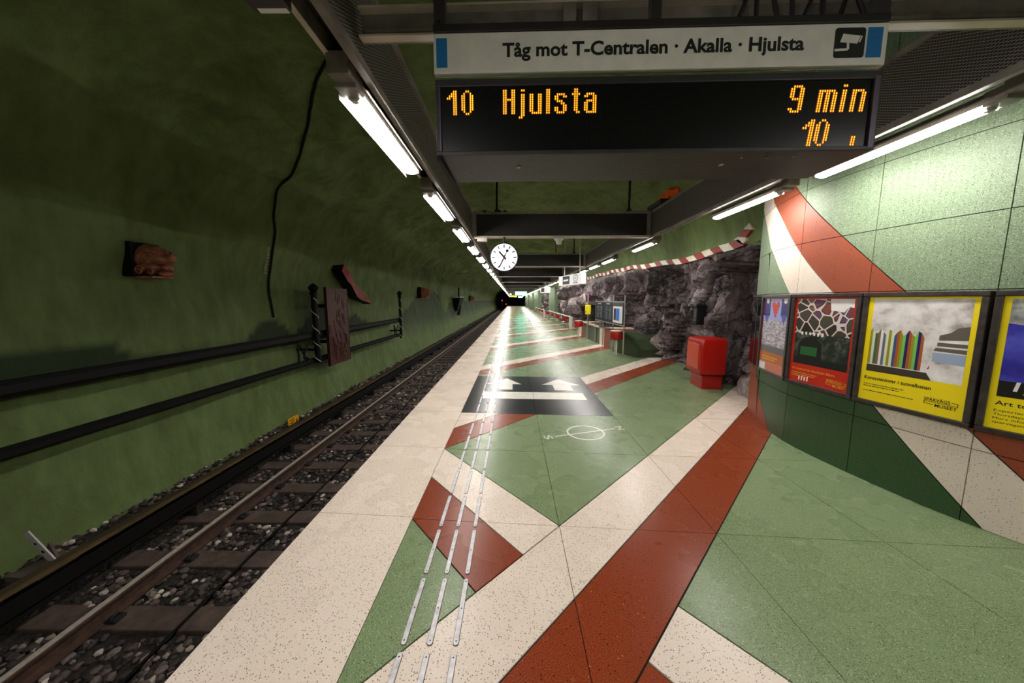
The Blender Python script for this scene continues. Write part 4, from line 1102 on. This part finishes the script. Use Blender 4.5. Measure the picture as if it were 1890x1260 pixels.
def handrail(x, y0, y1, lab):
    t = thing('handrail', lab, 'handrail', (x, y0, 0), 0, 'bench handrails')
    build('end_post', MB().bbox(-.09, .09, -.05, .05, 0, .70, .01), M['cream_paint'], t)
    build('rail', MB().tube([(0, 0, .68), (.02, y1 - y0, .68)], .028, 8), M['cream_paint'], t)
    for k in range(1, 4): build('upright', MB().tube([(.01, (y1 - y0) * k / 3.2, .40), (.01, (y1 - y0) * k / 3.2, .68)], .028, 6), M['cream_paint'], t)
handrail(3.22, 18.9, 31, 'cream handrail with a square post along the nearer seats')
handrail(2.98, 32.2, 45, 'cream handrail with a square post along the farther seats')

# green piers farther down the platform
for i, (y0, y1, xx) in enumerate(((31.0, 32.4, 3.35), (46, 50, 2.98), (58, 63, 2.93), (74, 80, 2.90))):
    m_ = MB()
    n_ = 10
    pts = [(xx + .55 * (1 - math.sin(PI * (k + .6) / (n_ + 1.2))), y0 + (y1 - y0) * k / n_) for k in range(n_ + 1)] + [(4.4, y1), (4.4, y0)]
    vv = [(a, b, z) for z in (0, 2.75) for a, b in pts]; q = len(pts)
    m_.add(vv, [(k, (k + 1) % q, (k + 1) % q + q, k + q) for k in range(q)])
    tag(build('green_pier', m_, M['wall_green_t']), '%s green terrazzo pier down the platform beyond the benches' % ORD[i], 'pier', 'green piers')

dd = thing('round_lamp_box', 'round box with white face and purple side on the rock', 'box', (3.42, 15.2, 1.78))
build('drum', MB().lathe([(.19, 0), (.20, .02), (.20, .22), (.19, .24)], 20).xf(Matrix.Rotation(-PI / 2 - .25, 4, 'Y') @ Matrix.Rotation(0, 4, 'Z')), M['purple'], dd, True)
build('face', MB().lathe([(.185, .24), (.18, .252), (.10, .256)], 20).xf(Matrix.Rotation(-PI / 2 - .25, 4, 'Y')), M['cream_paint'], dd, True)
build('arm', MB().tube([(0, 0, 0), (.35, 0, -.02)], .03, 8), M['dark_metal'], dd)

# ------------------------------------------------------------------ overhead frame: cable trays, channels, cross beams
def tray(x, sgn, lab):
    """sgn=+1: the mesh faces +x (left tray)"""
    t = thing('cable_tray', lab, 'cable tray', (x, 0, 2.75), 0, 'overhead cable trays')
    build('mesh_side', MB().box(-.004, .004, -8, 98, .03, .45), M['tray'], t)
    a, b = (-.012, .028) if sgn > 0 else (-.028, .012)
    build('bottom_rail', MB().box(a, b, -8, 98, -.01, .035), M['grey_metal'], t)
    build('top_rail', MB().box(a, b, -8, 98, .44, .475), M['grey_metal'], t)
    build('back_plate', MB().box(-.16 * sgn - .004, -.16 * sgn + .004, -8, 98, .10, .47), M['web'], t)
    build('tray_floor', MB().box(min(-.16 * sgn, 0), max(-.16 * sgn, 0), -8, 98, .18, .19), M['dark_metal'], t)
tray(-.765, 1, 'long expanded-metal cable tray above the track edge')
tray(2.565, -1, 'long expanded-metal cable tray on the wall side')
def channel(x, lab):
    t = thing('light_channel', lab, 'channel', (x, 0, 2.82), 0, 'lamp channels')
    build('web', MB().box(-.055, .055, -8, 98, .085, .095), M['dark_metal'], t)
    build('flange', MB().box(-.068, -.050, -8, 98, .0, .10), M['grey_metal'], t)
    build('flange', MB().box(.050, .068, -8, 98, .0, .10), M['grey_metal'], t)
    build_parts('lip', MB().box(-.072, -.044, -8, 98, -.006, .0).box(.044, .072, -8, 98, -.006, .0), M['light_metal'], t)  # lips made pale, floor bounce put into their colour
channel(-.865, 'long grey lamp channel over the platform edge')
channel(2.70, 'long grey lamp channel on the wall side')
def beam(y, lab, tilt=-.02):
    t = thing('cross_beam', lab, 'beam', (.90, y, 2.75), tilt, 'cross beams')
    L = 1.625
    build('bottom_flange', MB().bbox(-L, L, -.06, .06, 0, .035, .004), M['light_metal'], t)
    build('top_flange', MB().bbox(-L, L, -.06, .06, .43, .465, .004), M['grey_metal'], t)
    build('web', MB().box(-L, L, -.012, .012, .035, .43), M['web'], t)
    build_parts('end_plate', MB().box(-L, -L + .05, -.06, .06, .035, .43).box(L - .05, L, -.06, .06, .035, .43), M['grey_metal'], t)
    return t
by = [6.55, 12.2, 17.3, 22.5, 28.2] + [33.5 + 5.4 * k for k in range(12)]
rod = MB().tube([(0, 0, .46), (0, 0, 1.75)], .02, 6).lathe([(.05, .46), (.05, .49), (.03, .52)], 8).mesh('hanger_rod'); rod.materials.append(M['black'])
for k, y in enumerate(by):
    t = beam(y, '%s full cross beam beyond the departure board' % ORD[k] if k < 7 else 'small far cross beam of the overhead frame')
    for xx in (-1.19, 1.24):
        o = bpy.data.objects.new('hanger_rod', rod); C.objects.link(o); o.parent = t; o.location = (xx, .0, 0)
    if k == 0:
        mb = MB()
        for xx in (-1.42, -1.14, -1.04): mb.lathe([(.045, .465), (.04, .49), (.01, .51)], 10, 0, (xx, 0, 0))
        build_parts('bolt', mb, M['black'], t, True)
# the near beam that carries the sign, a channel open towards the camera
t = thing('cross_beam', 'nearest overhead cross beam directly above the departure sign', 'beam', (.90, 1.80, 2.86), -.03, 'cross beams')
build('bottom_flange', MB().bbox(-1.64, 1.64, -.045, .0, 0, .010, .002), M['light_metal'], t)  # pale underside, floor bounce put into the steel colour
build('web', MB().box(-1.64, 1.64, .0, .010, .0, .135), M['grey_metal'], t)
build('mid_roll', MB().tube([(-1.62, -.006, .045), (1.62, -.006, .045)], .016, 8), M['grey_metal'], t, True)
build('top_flange', MB().bbox(-1.64, 1.64, -.045, .0, .125, .135, .002), M['light_metal'], t)
build_parts('stiffener', MB().box(-.66, -.60, -.042, -.002, .012, .123).box(-.57, -.50, -.042, -.002, .012, .123), M['grey_metal'], t)
cbx = MB(); rr = random.Random(8)
for k in range(9):
    x0 = .15 + k * .075; cbx.tube([(x0, .10, .30), (x0 + rr.uniform(-.01, .02), -.03, .2), (x0 + rr.uniform(.0, .03), -.04, .11), (x0 + rr.uniform(.0, .05), -.03, .05)], .010, 6)
build_parts('loose_cable', cbx, M['dark_metal'], t, True)

# ------------------------------------------------------------------ fluorescent lamps
def lamp(name='tube_lamp', sgn=1):
    """sgn +1: reflector wing towards +x"""
    t = bpy.data.objects.new(name, None); C.objects.link(t); t.empty_display_size = .1
    L = 1.12
    build('housing', MB().extr([(-.060, .045), (-.045, .085), (.045, .085), (.060, .045), (.056, .022), (-.056, .022)], -.06, L + .05), M['grey_metal'], t)
    build('diffuser', MB().extr([(-.052, .022), (-.044, .004), (-.018, -.006), (.018, -.006), (.044, .004), (.052, .022)], .03, L), M['tube'], t)
    build('reflector_wing', MB().extr([(.054 * sgn, .050), (.086 * sgn, .030), (.088 * sgn, .034), (.060 * sgn, .056)], .0, L + .02), M['white_enamel'], t)
    if sgn > 0: build('side_shade', MB().extr([(-.062 * sgn, .046), (-.0585 * sgn, .046), (-.0585 * sgn, -.022), (-.062 * sgn, -.022)], -.02, L + .03), M['grey_metal'], t)  # added strip, keeps lamp light off the upper left wall
    build_parts('end_cap', MB().bbox(-.058, .058, -.075, .028, .008, .088, .006).bbox(-.058, .058, L, L + .03, .0, .06, .004), M['grey_metal'], t)
    build('hanger_bracket', MB().bbox(-.056, .056, -.15, -.05, .03, .135, .006), M['grey_metal'], t)
    build('socket', MB().lathe([(.03, 0), (.036, .004), (.036, .03), (.03, .034)], 12).xf(Matrix.Translation((0, .022, .012)) @ Matrix.Rotation(-PI / 2, 4, 'X') @ Matrix.Scale(.6, 4, (0, 1, 0))), M['white_enamel'], t, True)
    return t
left0 = lamp('tube_lamp', 1); right0 = lamp('tube_lamp', -1)
PITCH = 1.745
def put(proto, used, x, y, lab, grp):
    o = proto if not used else dup(proto)
    o.location = (x, y, 2.69); tag(o, lab, 'lamp', grp)
used = False; k = 0
for i in list(range(0, 54)) + [-1.72, -2.72, -3.72, -4.72]:
    y = 1.99 + PITCH * i
    if i < 0: lab = 'lit fluorescent lamp over the track edge behind the viewer'
    elif i < 12: lab = '%s lit fluorescent lamp of the row over the track edge' % ORD[i]
    else: lab = 'distant lit fluorescent lamp far along the track-edge row'
    put(left0, used, -.87, y, lab, 'track-edge lamps'); used = True
used = False; k = 0
RY = [2.09, 3.66, 6.80, 9.45, 11.15, 12.9] + [14.65 + PITCH * j for j in range(46)] + [-1.0, -2.75, -4.5]
for j, y in enumerate(RY):
    if y < 0: lab = 'lit fluorescent lamp of the wall-side row behind the viewer'
    elif j < 10: lab = '%s lit fluorescent lamp of the wall-side row' % ORD[j]
    else: lab = 'distant lit fluorescent lamp far along the wall-side row'
    put(right0, used, 2.76, y, lab, 'wall-side lamps'); used = True

# speaker box at the top left corner
sb = thing('ceiling_box', 'grey box with a white label strip at top left overhead', 'box', (-.955, 1.38, 2.74))
build('body', MB().bbox(-.075, .075, -.10, .13, 0, .12, .006), plain('box_grey', srgb(66, 58, 66), .5), sb)
build_parts('label_strip', MB().box(-.05, .065, .1295, .131, .0, .022).box(-.05, .065, .108, .13, -.002, .0), PM['white'], sb)
build('lens', MB().lathe([(.030, -.006), (.030, .01), (.02, .012)], 14, 0, (.0, .03, 0)), M['white_enamel'], sb, True)

# ------------------------------------------------------------------ departure sign and LED display
SIGN_A = math.atan2(-.06, 1.965)
sg = thing('direction_sign', 'white overhead sign reading Tåg mot T-Centralen Akalla Hjulsta', 'sign', (-.355, 1.675, 2.615), SIGN_A)
SW = 1.968
build('plate', MB().bbox(0, SW, 0, .03, 0, .165, .004), M['sign_white'], sg)
build('blue_block', MB().box(.013, .062, -.0012, .002, .024, .145), M['sign_blue'], sg)
build('blue_block', MB().box(SW - .085, SW - .022, -.0012, .002, .028, .147), M['sign_blue'], sg)
R90 = Matrix.Rotation(PI / 2, 4, 'X')
tm = text(MB(), 'Tåg mot T-Centralen · Akalla · Hjulsta', .31, .064, .056, 1.31, .0012, .030).xf(R90)
order = sorted(range(len(tm.f)), key=lambda i: min(tm.v[j][0] for j in tm.f[i])); words = []; right = -9
for i in order:
    a_ = min(tm.v[j][0] for j in tm.f[i]); b_ = max(tm.v[j][0] for j in tm.f[i])
    if a_ - right > .019: words.append([])
    words[-1].append(i); right = max(right, b_) if words[-1][0] != i else b_
for wd in words:
    m2 = MB()
    for i in wd: m2.add([tm.v[j] for j in tm.f[i]], [tuple(range(len(tm.f[i])))])
    mobj('lettering', m2.mesh('lettering'), M['sign_black'], sg)
ic = MB(); r_ = .012; x0, x1, z0, z1 = SW - .222, SW - .094, .028, .147; pp = []
for cx_, cz_, a0 in ((x1 - r_, z0 + r_, -90), (x1 - r_, z1 - r_, 0), (x0 + r_, z1 - r_, 90), (x0 + r_, z0 + r_, 180)):
    for k in range(5): a = math.radians(a0 + 22.5 * k); pp.append((cx_ + r_ * math.cos(a), cz_ + r_ * math.sin(a)))
ic.add([(a, -.0012, b) for a, b in pp], [tuple(range(len(pp)))]); mobj('icon_tile', ic.mesh('icon_tile'), M['sign_black'], sg)
cmx = MB()
def icp(pts): cmx.add([(x0 + a * (x1 - x0), -.0022, z0 + b * (z1 - z0)) for a, b in pts], [tuple(range(len(pts)))])
icp([(.18, .52), (.74, .46), (.84, .72), (.26, .80)]); icp([(.78, .50), (.84, .52), (.90, .70), (.87, .73)])
icp([(.42, .30), (.50, .28), (.48, .50), (.40, .50)]); icp([(.02, .22), (.46, .24), (.46, .32), (.02, .30)])
mobj('icon_camera', cmx.mesh('icon_camera'), M['sign_white'], sg)
build('carrier_bar', MB().bbox(.0, SW, -.005, .035, .166, .200, .004), M['dark_metal'], sg)
for xx, w_ in ((.03, .05), (.98, .045), (SW - .03, .055)): build('hanger_post', MB().box(xx - w_ / 2, xx + w_ / 2, .0, .04, .19, .62), M['casing'], sg)
build_parts('bolt', MB().lathe([(.006, 0), (.006, .004)], 8).xf(Matrix.Translation((.03, -.004, .21)) @ R90), M['black'], sg)

ds = thing('departure_display', 'black LED departure display showing 10 Hjulsta 9 min', 'display', (-.353, 1.685, 2.268), SIGN_A)
DW, DH = 1.968, .325
build('casing', MB().box(0, DW, .012, .36, 0, DH), M['casing'], ds)
build('bezel', MB().bbox(0, DW, -.006, .014, 0, .018, .003).bbox(0, DW, -.006, .014, DH - .03, DH, .003).bbox(0, .024, -.006, .014, .018, DH - .03, .003).bbox(DW - .03, DW, -.006, .014, .018, DH - .03, .003), M['casing_edge_d'] if 'casing_edge_d' in M else M['casing'], ds)
build_parts('edge_trim', MB().box(.018, .024, -.008, -.006, .018, DH - .03).box(DW - .030, DW - .008, -.008, -.006, .01, DH - .02), M['casing_edge'], ds)
build('screen', MB().box(.024, DW - .03, .004, .013, .018, DH - .03), M['led_face'], ds)
build_parts('corner_bracket', MB().box(.0, .02, .0, .36, -.02, .0), M['black'], ds)
sc = MB()
for xx, yy, q in ((.38, .14, .012), (.13, .22, .004), (1.38, .14, .013), (1.43, .06, .005), (1.55, .06, .005), (1.66, .05, .006)): sc.lathe([(q, -.004), (q, 0)], 10, 0, (xx, yy, 0))
build_parts('screw', sc, M['light_metal'], ds)
build('neck', MB().box(.45, 1.55, .10, .16, DH, DH + .06), M['dark_metal'], ds)
G = {'1': ['...XX', '..XXX', '.XXXX', 'XX.XX', '...XX', '...XX', '...XX', '...XX', '...XX', '...XX', '...XX'],
     '0': ['..XX..', '.X..X.', 'XX..XX', 'XX..XX', 'XX..XX', 'XX..XX', 'XX..XX', 'XX..XX', 'XX..XX', '.X..X.', '..XX..'],
     'H': ['XX..XX'] * 4 + ['XXXXXX'] + ['XX..XX'] * 6,
     'j': ['.XX', '...'] + ['.XX'] * 9 + ['.XX', 'XX.'],
     'u': ['', ''] + ['XX..XX'] * 7 + ['XX..XX', '.XXXXX'],
     'l': ['XX'] * 11,
     's': ['', '', '.XXXX.', 'XX..XX', 'XX....', '.XXX..', '...XX.', '....XX', 'XX..XX', 'XX..XX', '.XXXX.'],
     't': ['.XX.', '.XX.', 'XXXX', '.XX.', '.XX.', '.XX.', '.XX.', '.XX.', '.XX.', '.XX.', '..XX'],
     'a': ['', '', '.XXXX.', 'XX..XX', '....XX', '.XXXXX', 'XX..XX', 'XX..XX', 'XX..XX', 'XX..XX', '.XXXXX'],
     '9': ['.XXXX.', 'XX..XX', 'XX..XX', 'XX..XX', 'XX..XX', '.XXXXX', '....XX', '....XX', '....XX', 'XX..XX', '.XXXX.'],
     'm': ['', '', 'XXXXXXX.', 'XX.XX.XX', 'XX.XX.XX', 'XX.XX.XX', 'XX.XX.XX', 'XX.XX.XX', 'XX.XX.XX', 'XX.XX.XX', 'XX.XX.XX'],
     'i': ['XX.', ''] + ['XX'] * 9,
     'n': ['', '', 'XXXXX.'] + ['XX..XX'] * 8,
     ':': ['', '', '', '', '', '', '', 'XX', 'XX', 'XX', 'XX']}
def led_text(items, dp, z_top, x_start, name, lean=0.0):
    for ch, col in items:
        core = MB(); rim = MB()
        for r_, row in enumerate(G[ch]):
            for c_, q in enumerate(row):
                if q == 'X':
                    x = x_start + (col + c_) * dp + lean * (10 - r_) * dp; z = z_top - r_ * dp
                    core.add([(x + dp * .26 * math.cos(a * PI / 4), .0028, z + dp * .44 * math.sin(a * PI / 4)) for a in range(8)], [tuple(range(8))])
                    rim.add([(x + dp * .58 * math.cos(a * PI / 4), .0036, z + dp * .66 * math.sin(a * PI / 4)) for a in range(8)], [tuple(range(8))])
        g = mobj(name, core.mesh(name), M['led'], ds)
        mobj('glow', rim.mesh('glow'), M['led_dim'], g)
led_text([('1', 0), ('0', 7), ('H', 27), ('j', 34.6), ('u', 39.7), ('l', 47.6), ('s', 51.6), ('t', 59.8), ('a', 65.6)], .00955, .278, .055, 'led_character')
led_text([('9', 0), ('m', 12), ('i', 21.8), ('n', 26)], .0103, .272, 1.585, 'led_character', .1)
led_text([('1', 0), ('0', 5.6), (':', 21.5)], .0103, .130, 1.650, 'led_character', .12)

# ------------------------------------------------------------------ clock and small things under the beams
ck = thing('platform_clock', 'round white station clock hanging below the first full beam', 'clock', (-.155, 6.42, 2.385))
RX = Matrix.Rotation(PI / 2, 4, 'X')
build('case', MB().lathe([(.235, -.09), (.262, -.08), (.262, .005), (.25, .012), (.245, .006), (.245, -.003)], 40).xf(RX), M['black'], ck, True)
build('face', MB().lathe([(.001, .002), (.246, .002), (.246, .006), (.001, .006)], 40).xf(RX), M['clock_face'], ck)
hd = MB()
def hand(mb, a, l0, l1, w0, w1, y):
    d = Vector((math.sin(a), 0, math.cos(a))); p = Vector((d.z, 0, -d.x))
    mb.add([(d * l0 + p * w0)[:], (d * l0 - p * w0)[:], (d * l1 - p * w1)[:], (d * l1 + p * w1)[:]], [(0, 1, 2, 3)]); 
    for i in range(len(mb.v) - 4, len(mb.v)): mb.v[i] = (mb.v[i][0], y, mb.v[i][2])
tk = MB()
for k in range(12): hand(tk, 2 * PI * k / 12, .172, .224, .009, .009, -.0075)
mobj('hour_mark', tk.mesh('hour_mark'), M['sign_black'], ck)
a = MB(); hand(a, math.radians(-42), -.05, .14, .016, .014, -.0085); mobj('hour_hand', a.mesh('hour_hand'), M['sign_black'], ck)
a = MB(); hand(a, math.radians(206), -.05, .205, .012, .009, -.0092); mobj('minute_hand', a.mesh('minute_hand'), M['sign_black'], ck)
a = MB(); hand(a, math.radians(26), -.06, .11, .005, .005, -.010); a.lathe([(.024, .0), (.024, .001)], 16, 0, (0, 0, 0))
for i in range(len(a.v) - 32, len(a.v)): v = a.v[i]; a.v[i] = (v[0] + .13 * math.sin(math.radians(26)), -.0101, v[1] + .13 * math.cos(math.radians(26)))
mobj('second_hand', a.mesh('second_hand'), plain('hand_red', srgb(120, 16, 24), .5), ck)
build_parts('hanger', MB().tube([(0, .045, .25), (0, .045, .37)], .02, 8), M['dark_metal'], ck)
dt = thing('smoke_detector', 'small white detector under the first full beam', 'detector', (.86, 6.52, 2.75))
build('body', MB().lathe([(.045, -.12), (.055, -.06), (.09, -.03), (.09, 0)], 16), M['white_enamel'], dt, True)
build('base_plate', MB().lathe([(.10, -.01), (.10, 0)], 16), M['grey_metal'], dt)
db = thing('junction_box', 'small grey junction box under the beam left of the clock', 'box', (-.56, 6.50, 2.75))
build('body', MB().bbox(-.09, .09, -.05, .05, -.075, 0, .006), M['light_metal'], db)
build('lid', MB().bbox(-.08, .08, -.056, -.05, -.065, -.01, .002), M['white_enamel'], db)
ol = thing('orange_cover', 'crumpled orange cover lying on the cable tray behind the board', 'cover', (2.90, 6.5, 3.30))
bm = bmesh.new(); bmesh.ops.create_icosphere(bm, subdivisions=3, radius=1)
for v in bm.verts:
    p = v.co.copy(); f_ = 1 + .55 * noise.fractal(p * 1.6, 1, 2, 3)
    v.co = Vector((p.x * .14 * f_, p.y * .30 * f_, p.z * .13 * f_ + .16))
me = bpy.data.meshes.new('cloth'); bm.to_mesh(me); bm.free(); mobj('cloth', me, M['orange'], ol, True)
build('support', MB().box(-.32, .05, -.3, .3, -.02, .06), M['dark_metal'], ol)

# ------------------------------------------------------------------ distant hanging signs
sl_ = thing('hanging_sign', 'white hanging SL sign box above the platform near the rock', 'sign', (2.31, 10.9, 2.12), math.atan2(1.9, -.45))
SLW = 1.95
build('box', MB().bbox(0, SLW, 0, .16, 0, .34, .008), M['sign_lit'], sl_)
def sl_face(mb): return mb.xf(Matrix(((-1, 0, 0, 0), (0, 0, 1, 0), (0, 1, 0, 0), (0, 0, 0, 1))))
Mf = Matrix.Translation((0, .161, 0)) @ Matrix(((-1, 0, 0, SLW), (0, 0, 1, 0), (0, 1, 0, 0), (0, 0, 0, 1)))
build('dark_block', MB().add([(.38, .03, 0), (1.02, .03, 0), (1.02, .31, 0), (.38, .31, 0)], [(0, 1, 2, 3)]).xf(Mf), M['sign_black'], sl_)
tm = MB()
for a_, b_ in ((.46, .62), (.64, .72), (.74, .90)): tm.add([(x, y, .001) for x, y in rect(a_, .14, b_, .20)], [(0, 1, 2, 3)])
mobj('pale_print', tm.xf(Mf).mesh('pale_print'), M['sign_lit'], sl_)
rg = MB()
for k in range(28):
    a, b = 2 * PI * k / 28, 2 * PI * (k + 1) / 28
    for r0, r1 in ((.085, .10), (.115, .125)):
        rg.add([(1.5 + 1.7 * r0 * math.cos(a), .20 + r0 * math.sin(a), .001), (1.5 + 1.7 * r1 * math.cos(a), .20 + r1 * math.sin(a), .001), (1.5 + 1.7 * r1 * math.cos(b), .20 + r1 * math.sin(b), .001), (1.5 + 1.7 * r0 * math.cos(b), .20 + r0 * math.sin(b), .001)], [(0, 1, 2, 3)])
text(rg, 'SL', 1.42, .165, .07, .17, .001, .01); [rg.add([(x, y, .001) for x, y in rect(a_, .035, b_, .065)], [(0, 1, 2, 3)]) for a_, b_ in ((1.30, 1.42), (1.44, 1.52), (1.54, 1.68))]
mobj('emblem', rg.xf(Mf).mesh('emblem'), M['sign_black'], sl_)
build_parts('hanger', MB().tube([(.3, .08, .34), (.3, .08, 2.45)], .018, 6).tube([(1.6, .08, .34), (1.6, .08, 2.5)], .018, 6), M['light_metal'], sl_)
sl2 = thing('hanging_sign', 'small far white hanging sign box by the wall-side lamps', 'sign', (2.45, 22.5, 2.10), math.atan2(1.9, -.45))
build('box', MB().bbox(0, 1.6, 0, .16, 0, .36, .008), M['sign_lit'], sl2)
build('dark_block', MB().add([(.2, .05, 0), (.9, .05, 0), (.9, .31, 0), (.2, .31, 0)], [(0, 1, 2, 3)]).xf(Matrix.Translation((0, .161, 0)) @ Matrix(((-1, 0, 0, 1.6), (0, 0, 1, 0), (0, 1, 0, 0), (0, 0, 0, 1)))), M['sign_black'], sl2)
build_parts('hanger', MB().tube([(.8, .08, .36), (.8, .08, 2.5)], .02, 6), M['light_metal'], sl2)
for i, (x, y, z0, w, h, lab) in enumerate(((1.08, 44.24, 2.27, 1.40, .40, 'glowing green exit sign hanging far down the platform'), (1.62, 71.24, 2.15, .8, .24, 'smaller second glowing exit sign at the far end'))):
    t = thing('exit_sign', lab, 'sign', (x, y, z0), 0, 'green exit signs')
    build('box', MB().bbox(-w / 2 - .04, w / 2 + .04, 0, .12, -.04, h + .04, .01), M['exit_green'], t)
    build('panel', MB().box(-w / 2, w / 2, -.006, 0, 0, h), M['exit_white'], t)
    build_parts('hanger', MB().tube([(-w / 3, .06, h + .04), (-w / 3, .06, 2.76 - z0)], .02, 6).tube([(w / 3, .06, h + .04), (w / 3, .06, 2.76 - z0)], .02, 6), M['dark_metal'], t)
for i, (x, y, lab) in enumerate(((-.2, 65.78, 'tiny yellow far display left of the far exit sign'), (.45, 71.18, 'tiny yellow far display beside the second exit sign'))):
    t = thing('departure_display', lab, 'display', (x, y, 2.2), 0, 'far yellow displays')
    build('casing', MB().box(-.5, .5, 0, .25, 0, .34), M['casing'], t)
    build('screen', MB().box(-.44, .44, -.01, 0, .05, .29), M['amber_far'], t)
    build_parts('hanger', MB().box(-.03, .03, .1, .15, .34, .56), M['dark_metal'], t)
t = thing('platform_clock', 'tiny distant round clock at the far end of the platform', 'clock', (-.28, 49.65, 2.46))
build('case', MB().lathe([(.20, -.09), (.26, -.08), (.26, .01)], 20).xf(RX), M['black'], t); build('face', MB().lathe([(.001, .0), (.17, .0), (.17, .014), (.001, .014)], 20).xf(RX), M['clock_face'], t)
build_parts('hanger', MB().box(-.02, .02, .03, .07, .25, .30), M['light_metal'], t)
for i, (x, y, z, r_, lab) in enumerate(((-2.55, 84, 1.55, .10, 'red signal lamp glowing in the dark tunnel mouth'), (-1.9, 101, .45, .11, 'lower red signal lamp at the end of the platform'))):
    t = thing('signal_lamp', lab, 'signal', (x, y, -1.2), 0, 'red signals')
    build('post', MB().tube([(0, .1, 0), (0, .1, z + 1.2 + .2)], .05, 8), M['black'], t)
    build('head', MB().bbox(-.22, .22, .02, .18, z + .9, z + 1.5, .03), M['black'], t)
    build('lens', MB().lathe([(r_, 0), (r_ * .7, .03)], 14).xf(Matrix.Translation((0, .02, z + 1.2)) @ RX), M['signal_red'], t, True)
